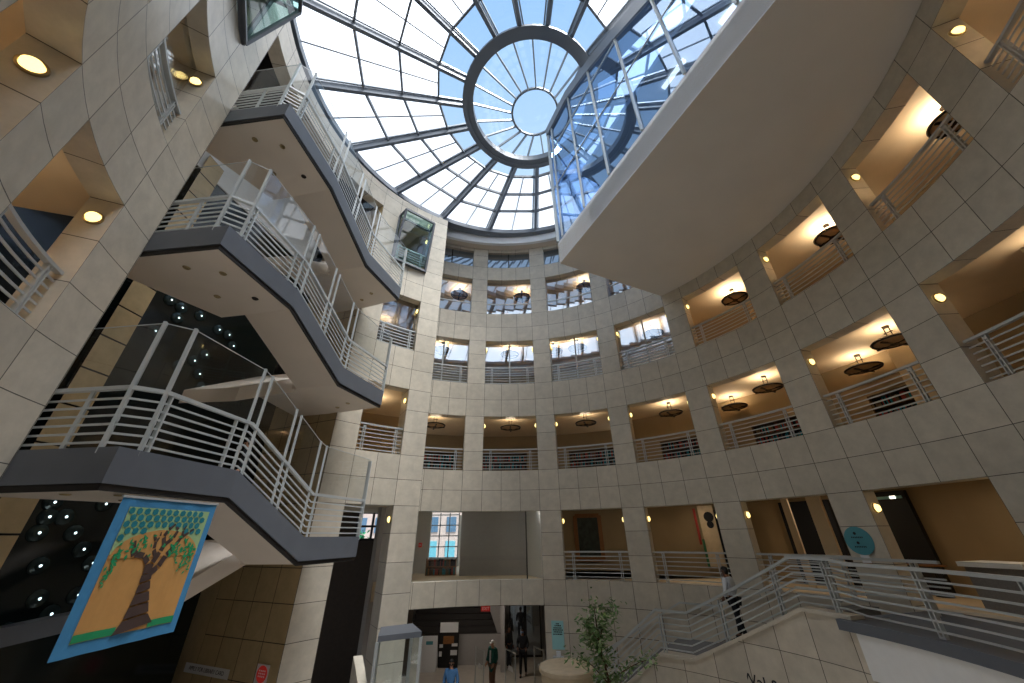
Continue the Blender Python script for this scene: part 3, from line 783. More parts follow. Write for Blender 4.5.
# glass box bays on the left curve
def boxbay(a0, a1, z0, z1, r1, label):
    t = thing('box_bay', label, 'window', pol(RL, (a0 + a1) / 2, z0))
    c = {}
    for s, a in (('l', a0), ('r', a1)):
        for h, z in (('b', z0), ('t', z1)):
            c[s + h + 'o'] = Vector(pol(RL - .01, a, z)); c[s + h + 'i'] = Vector(pol(RL - .08 if h == 'b' else r1, a, z))
    mb = MB()
    for a, b in (('lbi', 'rbi'), ('lti', 'rti'), ('lbi', 'lti'), ('rbi', 'rti'), ('lbi', 'lbo'), ('rbi', 'rbo'), ('lti', 'lto'), ('rti', 'rto'), ('lbo', 'lto'), ('rbo', 'rto'), ('lto', 'rto'), ('lbo', 'rbo')):
        mb.beam(c[a], c[b], .09, .09)
    mb.build('frame', 'grey', t)
    for nm, q in (('side_pane', ('lbo', 'lbi', 'lti', 'lto')), ('side_pane', ('rbo', 'rbi', 'rti', 'rto')), ('top_pane', ('lto', 'lti', 'rti', 'rto')), ('front_pane', ('lbi', 'rbi', 'rti', 'lti'))):
        mb = MB(); mb.quad([c[k] for k in q]); mb.build(nm, 'glass_aqua', t)
boxbay(-45.3, -32.5, 11.1, 13.75, 6.6, 'square glass box bay window projecting high on the tall pier')
boxbay(-128.6, -114.8, 11.15, 13.7, 6.5, 'glass box bay window at the top of the near left wall')

# ------------------------------------------------------------------ people
def skin_obj(name, mat, parent, joints, edges, sub=1):
    """joints: name -> (x, y, z, rx, ry); one continuous surface grown around the skeleton"""
    names = list(joints); me = bpy.data.meshes.new(name)
    me.from_pydata([joints[n][:3] for n in names], [(names.index(a), names.index(b)) for a, b in edges], [])
    o = bpy.data.objects.new(name, me); COL.objects.link(o); o.parent = parent
    md = o.modifiers.new('Skin', 'SKIN'); md.use_smooth_shade = True
    for n, sv in zip(names, me.skin_vertices[0].data):
        sv.radius = joints[n][3:5]; sv.use_root = (n == names[0])
    sb = o.modifiers.new('Sub', 'SUBSURF'); sb.levels = sub; sb.render_levels = sub
    me.materials.append(M[mat]); return o
def person(label, loc, rz, top, legs, skin='skin', hair='hair', shoes='dark', stride=.0, arms=((.0, .0), (.0, .0)), coat=False, cap=None, mask=None, h=1.75, bend=0., undershirt=None):
    """front is +Y.  arms: (forward swing of the elbow, forward reach of the hand) for left and right"""
    t = thing('person', label, 'person', loc, rz); s = h / 1.75
    J = {'pel': (0, 0, .95, .135, .1), 'wai': (0, bend * .3, 1.08, .125, .09), 'che': (0, bend * .7, 1.3, .155, .105), 'nec': (0, bend, 1.47, .055, .055),
         'hea': (0, bend * 1.1 + .015, 1.56, .07, .085), 'cro': (0, bend * 1.1 + .01, 1.69, .065, .08)}
    E_ = [('pel', 'wai'), ('wai', 'che'), ('che', 'nec'), ('nec', 'hea'), ('hea', 'cro')]
    LEG, ARM = {}, {}
    for sd, x in (('l', -1), ('r', 1)):
        st = stride * x
        LEG[sd] = [(x * .09, 0, .9), (x * .1, st * .5 + .02, .5), (x * .1, st - (.05 if st < 0 else 0), .09), (x * .105, st + .13, .04)]
        f, g = arms[0 if x < 0 else 1]
        ARM[sd] = [(x * .19, bend * .8, 1.41), (x * .25, f + bend * .5 - .02, 1.14), (x * (.25 - abs(g) * .25), g + .05 + bend * .4, .92 + max(0, g) * .55)]
        for i, (p, r) in enumerate(zip(LEG[sd], (.085, .058, .042, .035))): J['%sg%d' % (sd, i)] = (*p, r, r)
        for i, (p, r) in enumerate(zip(ARM[sd], (.058, .042, .03))): J['%sa%d' % (sd, i)] = (*p, r, r)
        E_ += [('pel', sd + 'g0'), (sd + 'g0', sd + 'g1'), (sd + 'g1', sd + 'g2'), (sd + 'g2', sd + 'g3'), ('che', sd + 'a0'), (sd + 'a0', sd + 'a1'), (sd + 'a1', sd + 'a2')]
    sc_ = lambda d, g=0., z=None: {k: (v[0] * s, v[1] * s, v[2] * s, (v[3] + g) * s, (v[4] + g) * s) for k, v in d.items()}
    skin_obj('body', skin, t, sc_(J), E_, 2)
    T = {k: J[k] for k in ('che', 'wai', 'pel')}
    T['col'] = (0, bend * .9, 1.43, .085, .075); te_ = [('che', 'wai'), ('wai', 'pel'), ('che', 'col')]
    for sd in 'lr':
        T[sd + 'a0'] = J[sd + 'a0']; T[sd + 'a1'] = J[sd + 'a1']; p = Vector(ARM[sd][1]).lerp(Vector(ARM[sd][2]), .88); T[sd + 'a2'] = (*p, .036, .036)
        te_ += [('che', sd + 'a0'), (sd + 'a0', sd + 'a1'), (sd + 'a1', sd + 'a2')]
    if coat:
        T['hem'] = (0, 0, .6, .15, .13); te_.append(('pel', 'hem'))
    skin_obj('jacket' if coat else 'shirt', top, t, sc_(T, .05 if coat else .022), te_, 2)
    G = {'pel': J['pel']}; ge = []
    for sd in 'lr':
        for i in range(3): G['%sg%d' % (sd, i)] = J['%sg%d' % (sd, i)]
        ge += [('pel', sd + 'g0'), (sd + 'g0', sd + 'g1'), (sd + 'g1', sd + 'g2')]
    skin_obj('trousers', legs, t, sc_(G, .018), ge, 2)
    for sd in 'lr':
        a, b = LEG[sd][2], LEG[sd][3]
        skin_obj('shoe', shoes, t, {'a': (a[0] * s, (a[1] - .03) * s, .05 * s, .05 * s, .05 * s), 'b': (b[0] * s, (b[1] + .02) * s, .035 * s, .045 * s, .035 * s)}, [('a', 'b')], 1)
        mb = MB(); w_, e_ = Vector(ARM[sd][2]) * s, Vector(ARM[sd][1]) * s; d_ = (w_ - e_).normalized(); sx = Vector((1, 0, 0))
        mb.tube([w_, w_ + d_ * .05 * s, w_ + d_ * .09 * s], [.028 * s, .04 * s, .036 * s], 8)
        for q in range(4):
            b0 = w_ + d_ * .085 * s + Vector((0, 1, 0)).cross(d_).cross(d_).normalized() * 0 + Vector((0, .024 - .016 * q, 0)) * s; l_ = (.075, .085, .08, .06)[q] * s
            mb.tube([b0, b0 + d_ * l_ * .5, b0 + d_ * l_ * .95 + Vector((-.012 if sd == 'r' else .012, 0, 0))], [.0095 * s, .009 * s, .007 * s], 6)
        b0 = w_ + d_ * .03 * s + Vector((0, .03, 0)) * s; mb.tube([b0, b0 + (d_ * .5 + Vector((0, .8, 0))) * .045 * s, b0 + (d_ + Vector((0, .5, 0))) * .07 * s], [.013 * s, .011 * s, .008 * s], 6)
        mb.build('hand', skin, t, local=True, smooth=True)
    hy = bend * 1.1 + .012; hc = Vector((0, hy, 1.625)) * s
    mb = MB()
    for x in (-.03, .03): mb.lathe([(.004, -.008), (.011, 0), (.004, .008)], 8, (hc.x + x * s, hc.y + .086 * s, hc.z + .002))
    mb.build('eye', 'black', t, local=True)
    mb = MB(); mb.tube([hc + Vector((0, .085, .0)) * s, hc + Vector((0, .108, -.03)) * s, hc + Vector((0, .09, -.042)) * s], [.008, .014, .01], 6); mb.build('nose', skin, t, local=True, smooth=True)
    for x in (-1, 1):
        mb = MB(); mb.lathe([(.004, -.03), (.018, -.01), (.02, .015), (.004, .03)], 8, (hc.x + x * .078 * s, hc.y, hc.z), .5, 1); mb.build('ear', skin, t, local=True, smooth=True)
    if mask:
        mb = MB(); mb.lathe([(.05, -.075), (.078, -.045), (.083, -.015), (.07, .0)], 14, (hc.x, hc.y + .02 * s, hc.z), .85, 1.05); mb.build('face_mask', mask, t, local=True, smooth=True)
    else:
        mb = MB(); mb.tube([hc + Vector((-.025, .084, -.065)) * s, hc + Vector((0, .092, -.066)) * s, hc + Vector((.025, .084, -.065)) * s], .006, 6); mb.build('mouth', 'red' if False else 'skin_d', t, local=True)
    mb = MB(); mb.lathe([(.083, .035), (.086, .06), (.072, .092), (.04, .112), (.01, .117)], 16, (hc.x, hc.y - .006 * s, hc.z), .9, 1.1, closed=True)
    mb.lathe([(.06, -.075), (.076, -.03), (.08, .02), (.072, .06)], 14, (hc.x, hc.y - .034 * s, hc.z), .98, .92, closed=True)
    if cap:
        mb.build('cap', cap, t, local=True, smooth=True)
        mb = MB(); mb.lathe([(.07, .02), (.09, .026), (.07, .032)], 14, (hc.x, hc.y + .08 * s, hc.z), .9, 1.0); mb.build('cap_peak', cap, t, local=True)
    else: mb.build('hair', hair, t, local=True, smooth=True)
    if undershirt:
        mb = MB(); mb.quad([(x * s, (y + bend) * s, z * s) for x, y, z in ((-.05, .135, 1.4), (.05, .135, 1.4), (.06, .15, .98), (-.06, .15, .98))]); mb.build('shirt_front', undershirt, t, local=True)
    return t
G0 = -5.8
person('person in a blue denim shirt and dark face mask walking towards the atrium', (-2.42, 17.7, G0), PI, 'denim', 'dark', mask='black', stride=.12, arms=((.02, .05), (-.05, .02)))
person('person with a white cap and long green jacket standing beside the security gates', (-1.02, 20.5, G0), PI / 2 + .75, 'green', 'khaki', cap='cap', coat=True, undershirt='light', arms=((.02, .08), (.02, .08)))
person('person all in black with hands held at the waist, standing by the entrance', (.34, 22.4, G0), PI - .15, 'dark', 'dark', skin='skin_d', stride=.16, mask='denim', arms=((.02, .2), (.02, .2)), h=1.82)
person('person in dark clothes standing behind the one in black at the entrance', (-.35, 23.6, G0), PI + .9, 'dark', 'dark', skin='skin_d', h=1.72)
person('person with black hair, pale shirt and black trousers walking down the curved stair', (*pol(8.35, 51.3, 0)[:2], -2.57), -math.radians(51.3) + PI / 2, 'light', 'dark', skin='skin_d', stride=.1, bend=.06, arms=((.05, .1), (.0, .06)), h=1.72)
person('person in navy clothes half hidden behind the railing of the lowest stair', (-6.0, 8.3, .55), 2.2, 'dark', 'dark', h=1.5)

# ------------------------------------------------------------------ curved stair and landing on the right
RS = 7.2
SP = [(8, -5.75), (37, -3.0), (44, -3.0), (68.5, -1.55), (77, -1.55)]
def zs_(a):
    if a >= 77: return -1.55
    for (a0, z0), (a1, z1) in zip(SP, SP[1:]):
        if a <= a1: return z0 + (z1 - z0) * (max(a, a0) - a0) / (a1 - a0)
st = thing('curved_stair', 'curved stone stair climbing along the wall to the landing on the right', 'staircase', pol(8.6, 40, G0))
mb = MB(); ks = sorted({8 + i for i in range(70)} | {68.5})
for a, b in zip(ks, ks[1:]):
    za, zb = zs_(a), zs_(b)
    zc = sorted({-5.8, *[z for z in (-4.92, -4.08, -3.24, -2.39) if z < min(za, zb) - .02]})
    for i, z in enumerate(zc):
        ta, tb = (zc[i + 1], zc[i + 1]) if i + 1 < len(zc) else (za, zb)
        ua, ub = (a - 77.) / 6.75 + 20.2, (b - 77.) / 6.75 + 20.2
        mb.quad([pol(RS, a, z), pol(RS, b, z), pol(RS, b, tb), pol(RS, a, ta)], [(ua + .001, vmap(z + .001)), (ub - .001, vmap(z + .001)), (ub - .001, vmap(tb - .001)), (ua + .001, vmap(ta - .001))])
    mb.quad([pol(RS + .3, b, -5.8), pol(RS + .3, a, -5.8), pol(RS + .3, a, za), pol(RS + .3, b, zb)])
for z0, z1 in ((-5.8, -4.92), (-4.92, -4.08), (-4.08, -3.24), (-3.24, -2.39), (-2.39, -1.55)):
    mb.quad([pol(RS, 77, z0), pol(RS + .95, 77, z0), pol(RS + .95, 77, z1), pol(RS, 77, z1)], [(.02, 0), (.98, 0), (.98, 1), (.02, 1)])
mb.build('stringer_wall', 'tile', st)
mb = MB(); mb.path([pol(RS + .13, a, zs_(a) + .03) for a in ks], .36, .07); mb.build('coping', 'tile', st)
mb = MB()
def flight(a0, a1, n):
    z0, z1 = zs_(a0), zs_(a1)
    for i in range(n):
        zt = z0 + (z1 - z0) * (i + 1) / n - .1
        mb.cbox(RS + .28, 9.98, a0 + (a1 - a0) * i / n, a0 + (a1 - a0) * (i + 1) / n, zt - .4, zt, 2)
flight(8, 37, 16); flight(44, 68.5, 9); mb.build('steps', 'carpet', st)
mb = MB(); mb.cbox(RS + .28, 9.98, 37, 44, -3.3, -3.08, 3); mb.build('half_landing', 'carpet', st)
tx = text('engraved_lettering', 'Wal & El', .34, 'ink', st, Vector(pol(RS - .012, 58.2, -3.12)) - Vector(st['org']), (PI / 2, 0, -math.radians(58.2)), ext=.004)
brd = MB(); brd.cbox(7.05, 10.02, 75, 210, -1.74, -1.56, 50); struct('floor_landing', brd, 'grey')
brd = MB(); brd.cbox(7.1, 7.4, 77.3, 150, -2.45, -1.74, 26); struct('trim_5', brd, 'white')
brd = MB(); brd.cbox(8.2, 10, 98, 150, -5.8, -2.0, 12); struct('wall_under_landing', brd, 'plaster').name = 'wall_east'
def curved_rail(name, label, pts, posts, nb=6, hz=.97):
    """pts: list of (r, az, z) along the rail; posts: list of (r, az, z)"""
    t = thing(name, label, 'railing', pol(*pts[len(pts) // 2]))
    up = Vector((0, 0, 1)); P_ = [Vector(pol(*p)) for p in pts]
    mb = MB(); mb.path([p + up * hz for p in P_], .09, .055); mb.build('handrail', 'rail', t)
    mb = MB()
    for j in range(nb): mb.path([p + up * (.1 + j * (hz - .22) / (nb - .7)) for p in P_], .022, .03)
    mb.build('infill_bars', 'rail', t)
    for r, a, z in posts:
        mb = MB()
        for da in (-.3, .3):
            q = Vector(pol(r, a + da, z)); mb.beam(q, q + up * (hz - .02), .025, .07, q - Vector((CX, CY, q.z)))
        q = Vector(pol(r, a, z)); mb.lathe([(.05, 0), (.05, .03)], 10, q)
        mb.build('post', 'rail', t)
    return t
aa = sorted(set([12 + 2 * i for i in range(13)] + [37, 44] + [46 + 2 * i for i in range(12)] + [68.5] + [70 + 3 * i for i in range(28)]))
curved_rail('stair_railing', 'long grey railing along the curved stair and the landing on the right', [(RS + .1 if a < 77 else RS + .1 - .1 * min(1, (a - 77) / 8), a, zs_(a) + (.06 if a < 77 else 0)) for a in aa],
            [(RS + .1, a, zs_(a)) for a in (14, 26, 38, 52, 64.5, 74.5)] + [(RS + .02, a, -1.55) for a in (89.5, 103, 118, 133)])
curved_rail('landing_railing', 'straight grey railing on the far side of the right landing', [(9.2, a, -1.55) for a in range(60, 84, 3)], [(9.2, 66, -1.55), (9.2, 78, -1.55)])
t = thing('wall_handrail', 'slim grey handrail fixed to the curved wall along the stair', 'handrail', pol(9.9, 30, -4))
mb = MB(); mb.path([pol(9.85, 6.5, -4.7)] + [pol(9.85, a, zs_(a) + .92) for a in [9 + 2 * i for i in range(14)] + [37, 44] + [46 + 2 * i for i in range(8)]], .06, .05); mb.build('rail', 'rail', t)
for a in (7, 16, 28, 40.5, 52, 60):
    mb = MB(); z = zs_(a) + .88; mb.tube([pol(9.98, a, z - .1), pol(9.87, a, z - .1), pol(9.85, a, z)], .015); mb.build('bracket', 'rail', t)

# ------------------------------------------------------------------ atrium floor: drum, tree, glass booth, ledge
t = thing('stone_drum', 'round stone drum pedestal beside the foot of the curved stair', 'pedestal', (1.4, 13.13, G0))
mb = MB(); mb.lathe([(.70, 0), (.70, 2.5)], 40, (1.4, 13.13, G0)); mb.build('shaft', 'stone', t, smooth=False)
mb = MB(); mb.lathe([(.74, 2.5), (.76, 2.53), (.76, 2.6), (.72, 2.62), (.01, 2.62)], 40, (1.4, 13.13, G0), closed=False); mb.build('cap_slab', 'stone', t)
tp = (2.2, 11.45, G0)
t = thing('potted_tree', 'slender leafy tree growing in front of the curved stair', 'tree', tp)
mb = MB(); mb.lathe([(.3, 0), (.42, .7), (.45, .72), (.45, .78), (.4, .78), (.38, .7), (.01, .7)], 24, tp, closed=False); mb.build('pot', 'stone', t)
random.seed(5)
tr = MB(); lf = MB(); base = Vector(tp) + Vector((0, 0, .7))
def leafy(p, d, n, spread, size):
    for _ in range(n):
        c = p + Vector((random.gauss(0, spread), random.gauss(0, spread), random.gauss(0, spread * .8)))
        a = random.uniform(0, 2 * PI); e = random.uniform(-.9, .5); L = size * random.uniform(.7, 1.3)
        dv = Vector((math.cos(a) * math.cos(e), math.sin(a) * math.cos(e), math.sin(e))); sv = dv.cross(Vector((random.random(), random.random(), 1))).normalized() * L * .22
        lf.cur = random.random() < .4
        lf.quad([c, c + dv * L * .45 + sv, c + dv * L, c + dv * L * .45 - sv])
main = [base, base + Vector((-.05, .02, 1.0)), base + Vector((.02, 0, 2.0)), base + Vector((-.12, .05, 2.75)), base + Vector((-.16, .05, 3.45))]
tr.tube(main, [.045, .04, .032, .022, .01], 7)
branches = [(main[2], Vector((.95, .0, .55)), 1.25), (main[2], Vector((-.75, .1, .75)), 1.0), (main[3], Vector((.35, 0, .75)), 1.0), (main[2] + Vector((0, 0, .3)), Vector((-.55, 0, .9)), .8), (main[3], Vector((-.3, .1, .5)), .65), (main[1], Vector((.6, -.1, .75)), 1.0), (main[1] + Vector((0, 0, .4)), Vector((.25, .2, .6)), .9)]
for p, d, L in branches:
    pts = [p + d.normalized() * L * k / 4 + Vector((0, 0, -.18 * L * (k / 4) ** 2 + (random.uniform(-.04, .04)))) for k in range(5)]
    tr.tube(pts, [.018, .015, .011, .008, .004], 5)
    for q in pts[1:]: leafy(q, d, 36, .11, .14)
for i, p in enumerate(main[1:]): leafy(p, None, 60, .16, .14)
for k in range(8): leafy(main[2].lerp(main[4], k / 8), None, 48, .17, .14)
leafy(main[4] + Vector((.35, 0, -.1)), None, 14, .07, .11)
tr.build('trunk', 'bark', t); lf.build('leaves', ['leaf', 'leaf2'], t)
vq = [(-3.78, 12.7), (-3.5, 11.62), (-2.5, 12.1), (-3.0, 13.15)]
t = thing('glass_booth', 'tall glass booth with a flat grey top in front of the tall pier', 'display case', (*vq[0], G0))
mb = MB(); mb.prism(vq, -2.32, -2.2); mb.build('top', 'grey', t)
mb = MB(); mb.prism(vq, -5.8, -5.4); mb.build('plinth', 'grey', t)
for p in vq: 
    mb = MB(); mb.beam((*p, -5.4), (*p, -2.32), .07, .07, (1, 0, 0)); mb.build('corner_post', 'rail', t)
for i in range(4):
    mb = MB(); a, b = vq[i], vq[(i + 1) % 4]; mb.quad([(*a, -5.4), (*b, -5.4), (*b, -2.32), (*a, -2.32)]); mb.build('glass_side', 'glass', t)
mb = MB(); mb.hexa([(-4.62, 13.25, -5.8), (-4.06, 12.3, -5.8), (-3.86, 12.4, -5.8), (-4.4, 13.35, -5.8)], [(-4.62, 13.25, -2.95), (-4.06, 12.3, -3.3), (-3.86, 12.4, -3.3), (-4.4, 13.35, -2.95)])
tag(mb.build('stone_ledge', 'tile'), 'sloping stone ledge at the foot of the tall pier beside the glass booth', 'ledge')

# ------------------------------------------------------------------ entrance lobby behind the lowest wide opening
lb = MB(); lb.box(-5.95, -5.8, 17.4, 27, -5.8, 1.25); struct('wall_lobby_left', lb, 'drywall').name = 'wall_lobby'
lb = MB(); lb.box(1.9, 8.5, 18.6, 18.75, -5.8, -2.2); lb.box(1.9, 2.05, 18.6, 27, -5.8, -2.2); struct('wall_lobby_right', lb, 'plaster').name = 'wall_lobby'
lb = MB(); lb.box(-5.9, 2, 27.0, 27.2, -5.8, -2.2); struct('wall_lobby_back', lb, 'drywall').name = 'wall_lobby'
lb = MB(); lb.box(-4.0, -.4, 24.2, 24.3, -5.8, -4.55); struct('wall_lobby_low', lb, 'drywall').name = 'wall_lobby'
t = thing('lobby_stair', 'dark stair of broad steps at the back of the entrance lobby', 'staircase', (-3, 24.5, -4.6))
mb = MB()
for i in range(8): mb.box(-5.7, -1.9 + .16 * (8 - i), 24.45 + .28 * i, 24.8 + .28 * i, -4.8 + .24 * i if i else -5.8, -4.56 + .24 * i)
mb.build('steps', 'step_dark', t)
mb = MB(); mb.hexa([(-.9, 24.46, -4.75), (-.7, 24.46, -4.75), (-.7, 26.8, -2.5), (-.9, 26.8, -2.5)], [(-1.9, 24.45, -2.35), (-.7, 24.45, -2.35), (-.7, 26.8, -2.3), (-1.9, 26.8, -2.3)])
mb.build('side_wall', 'drywall', t)
lb = MB(); lb.box(-.75, -.55, 23.0, 23.2, -5.8, -2.2); struct('pillar_lobby', lb, 'drywall').name = 'pillar'
for n_, x in enumerate((-.35, .55)):
    t = thing('door_%d' % (n_ + 1), None, None, (x + .4, 25.5, G0), kind='structure')
    mb = MB()
    for q in (x, x + .82): mb.box(q, q + .07, 25.45, 25.55, G0, -2.5)
    for z in (G0, -3.4, -2.55): mb.box(x, x + .89, 25.45, 25.55, z, z + .08)
    mb.build('frame', 'black', t); mb = MB(); mb.quad([(x, 25.5, G0), (x + .89, 25.5, G0), (x + .89, 25.5, -2.5), (x, 25.5, -2.5)]); mb.build('pane', 'glass_refl', t)
t = thing('exit_sign', 'red sign hanging from the ceiling of the entrance opening', 'sign', (-1.17, 17.62, -2.6)); mb = MB(); mb.box(-1.36, -1.0, 17.6, 17.66, -2.6, -2.42); mb.build('panel', 'red', t)
text('lettering', 'EXIT', .14, 'paper', t, (0, -.035, .09), (PI / 2, 0, 0), ext=.002)
t = thing('a_frame_sign', 'white sandwich board sign with a blue panel beside the dark notice board', 'sign', (-4.4, 23.4, G0))
for nm, y0, y1 in (('front_panel', 23.15, 23.4), ('rear_panel', 23.7, 23.45)):
    mb = MB(); mb.hexa([(-4.85, y0, G0), (-3.95, y0, G0), (-3.95, y0 + .03, G0), (-4.85, y0 + .03, G0)], [(-4.8, y1, -4.45), (-4.0, y1, -4.45), (-4.0, y1 + .03, -4.45), (-4.8, y1 + .03, -4.45)]); mb.build(nm, 'paper', t)
mb = MB(); mb.quad([(-4.55, 23.27, -5.2), (-4.2, 23.27, -5.2), (-4.2, 23.36, -4.65), (-4.55, 23.36, -4.65)]); mb.build('printed_panel', 'teal', t)
t = thing('notice_board', 'tall black notice board pinned with white papers in the lobby', 'notice board', (-3.5, 23.8, G0))
mb = MB(); mb.box(-4.02, -2.95, 23.78, 23.86, G0, -3.95); mb.build('board', 'black', t)
for x, z, w_, h_, mt in ((-3.95, -4.38, .95, .42, 'paper'), (-3.75, -4.85, .55, .32, 'wood'), (-3.93, -5.0, .18, .14, 'paper'), (-3.3, -4.95, .3, .12, 'paper'), (-3.93, -5.35, .14, .2, 'paper'), (-3.35, -5.3, .34, .2, 'paper')):
    mb = MB(); mb.box(x, x + w_, 23.765, 23.778, z, z + h_); mb.build('notice', mt, t)
for i, (x, y, dx, lab) in enumerate(((-1.72, 20.0, .35, 'clear security gate left of the person in the green jacket'), (-.45, 19.6, .42, 'clear security gate in the middle, right of the green jacket'), (.78, 19.9, .42, 'clear security gate at the right, beside the pier of the entrance'))):
    t = thing('security_gate', lab, 'security gate', (x, y, G0), 0, 'entrance security gates')
    mb = MB(); mb.path([(x, y, G0), (x, y, -4.18), (x + dx, y + .12, -4.36), (x + dx, y + .12, G0)], .04, .05, (0, 1, 0)); mb.build('frame', 'rail', t)
    mb = MB(); mb.quad([(x, y, G0 + .1), (x + dx, y + .12, G0 + .1), (x + dx, y + .12, -4.38), (x, y, -4.2)]); mb.build('panel', 'glass', t)
    mb = MB(); mb.quad([(x + .1, y - .01, -4.86), (x + dx - .08, y + .06, -4.98), (x + dx - .12, y + .05, -4.78), (x + .14, y - .01, -4.72)]); mb.build('sticker', 'paper', t)
light('downlight', 'AREA', (-1, 21.5, -2.28), 17, (1, .9, .8), .8, (-1, 21.5, -6)); light('downlight', 'AREA', (-3.3, 22.6, -2.28), 12, (1, .9, .8), .5, (-3.3, 24, -6))

# ------------------------------------------------------------------ white room over the entrance
wr = MB(); wr.box(-2.62, .58, 20.0, 20.15, -1.6, 1.25); struct('wall_display', wr, 'drywall').name = 'wall_display'
wr = MB(); wr.hexa([(.58, 20.0, -1.6), (1.55, 17.3, -1.6), (1.7, 17.3, -1.6), (.73, 20.1, -1.6)], [(.58, 20.0, 1.25), (1.55, 17.3, 1.25), (1.7, 17.3, 1.25), (.73, 20.1, 1.25)]); struct('wall_display_side', wr, 'white').name = 'wall_display'
wr = MB(); wr.box(-5.8, -5.36, 26, 26.2, -1.6, 1.25); wr.box(-3.55, 2, 26, 26.2, -1.6, 1.25); wr.box(-5.4, -3.5, 26, 26.2, -1.6, -1.13); struct('wall_window', wr, 'white').name = 'wall_display'
wn += 1
t = thing('window_%d' % wn, None, None, (-4.45, 26, -1.13), kind='structure'); mb = MB()
for i in range(4): mb.box(-5.36 + .6 * i - .03, -5.36 + .6 * i + .03, 25.97, 26.03, -1.13, 1.4)
for i in range(5): mb.box(-5.36, -3.55, 25.97, 26.03, -1.13 + .6 * i - .03, -1.13 + .6 * i + .03)
mb.build('frame', 'steel_mid', t); mb = MB(); mb.quad([(-5.36, 26, -1.13), (-3.55, 26, -1.13), (-3.55, 26, 1.4), (-5.36, 26, 1.4)]); mb.build('pane', 'glass', t)
mb = MB()
for a, b in ((-22, -12), (-12, -2), (-2, 7.6)): mb.quad([pol(RM + .3, a, SILL[2]), pol(RM + .3, b, SILL[2]), pol(RM + .3, b, TOP[2]), pol(RM + .3, a, TOP[2])])
mb.cur = 1; mb.beam(pol(RM + .3, 4.2, SILL[2]), pol(RM + .3, 4.2, TOP[2]), .05, .05); wn += 1; struct('window_%d' % wn, mb, ['glass', 'black'])
t = thing('alarm_box', 'small red fire alarm box on the white wall by the gridded window', 'alarm', (-4.9, 21.6, -.45)); mb = MB(); mb.box(-5.0, -4.84, 21.55, 21.62, -.45, -.25); mb.build('case', 'red', t); mb = MB(); mb.box(-4.95, -4.89, 21.53, 21.55, -.38, -.32); mb.build('handle', 'paper', t)
wr = MB(); wr.box(-5.8, -4.45, 21.62, 21.75, -1.6, 1.25); struct('wall_alarm', wr, 'white').name = 'wall_display'
bc = thing('bookcase', 'low bookcase packed with books under the gridded window', 'bookcase', (-3.6, 20.4, -1.6)); mb = MB(); mb.box(-4.25, -2.85, 20.3, 20.6, -1.6, -1.57); mb.box(-4.25, -2.85, 20.3, 20.6, -1.25, -1.22); mb.box(-4.25, -2.85, 20.58, 20.6, -1.6, -.95); mb.build('shelf', 'wood', bc)
for x in (-4.27, -2.85): mb = MB(); mb.box(x, x + .02, 20.3, 20.6, -1.6, -.9); mb.build('side_panel', 'wood', bc)
random.seed(3); BC = ['cloth_red', 'wood', 'teal_d', 'dark', 'dark', 'green', 'bark', 'trunk']
k_ = 0
for z in (-1.57, -1.22):
    x = -4.22
    while x < -2.92:
        w_ = random.uniform(.04, .09); hh = random.uniform(.2, .29); mt = random.choice(BC)
        mb = MB(); mb.box(x, x + w_ - .005, 20.33, 20.52, z, z + hh); k_ += 1
        tag(mb.build('book', mt), 'small book standing in the low bookcase under the gridded window', 'book', 'books in the low bookcase'); x += w_
light('downlight', 'AREA', (-3.6, 19.2, 1.2), 4, (1, .95, .9), .5, (-3, 19.2, -2)); light('downlight', 'AREA', (1.2, 18.1, 1.2), 8, (1, .95, .9), .2, (1.0, 18.3, -2))
# street front seen through the windows
def street(name, label, x0, x1, y, z0, z1):
    t = thing(name, label, 'building', ((x0 + x1) / 2, y, z0)); mb = MB(); mb.box(x0, x1, y, y + 3, z0, z1); mb.build('facade', 'facade', t)
    nx = int((x1 - x0) / 1.6)
    for i in range(nx):
        for j in range(int((z1 - z0) / 1.9)):
            mb = MB(); cx = x0 + .8 + i * 1.6; cz = z0 + .5 + j * 1.9
            mb.box(cx - .42, cx + .42, y - .05, y, cz, cz + 1.2); mb.build('window', 'aquaw' if j == 2 else 'facwin', t)
street('street_building', 'pale pink building across the street seen through the gridded window', -16, -2, 36, -5.8, 8)

# tall dark entrance slot left of the pier
sl = MB(); sl.cbox(16, 16.3, -48, -30.3, -5.8, 1.25, 8); sl.cbox(16, 16.3, -30.3, -26.4, -5.8, -.1, 2); sl.cbox(16, 16.3, -26.4, -18, -5.8, 1.25, 3); struct('wall_slot', sl, 'slot').name = 'wall_entry'
sl = MB(); sl.cbox(7.7, 16.3, -48, -26, 1.2, 1.35, 8); struct('ceiling_slot', sl, 'plaster').name = 'ceiling'
wn += 1; t = thing('window_%d' % wn, None, None, pol(15.95, -28.3, -.1), kind='structure'); mb = MB()
for a in (-30.2, -27.4, -26.5): mb.beam(pol(15.95, a, -.1), pol(15.95, a, 1.25), .1, .1)
for z in (-.06, .55, 1.2): mb.beam(pol(15.95, -30.2, z), pol(15.95, -26.5, z), .1, .1)
mb.build('frame', 'black', t); mb = MB(); mb.quad([pol(16, -30.2, -.1), pol(16, -26.5, -.1), pol(16, -26.5, 1.25), pol(16, -30.2, 1.25)]); mb.build('pane', 'glass', t)
street('street_building', 'far pale building seen through the small window of the dark entrance slot', -24, -16.2, 34, -5.8, 8)
t = thing('street_tree', 'green street tree glimpsed through the window of the dark entrance slot', 'tree', (-11.4, 28.5, -5.8)); mb = MB(); mb.tube([(-11.4, 28.5, -5.8), (-11.4, 28.5, -.6)], [.2, .12], 8); mb.build('trunk', 'bark', t)
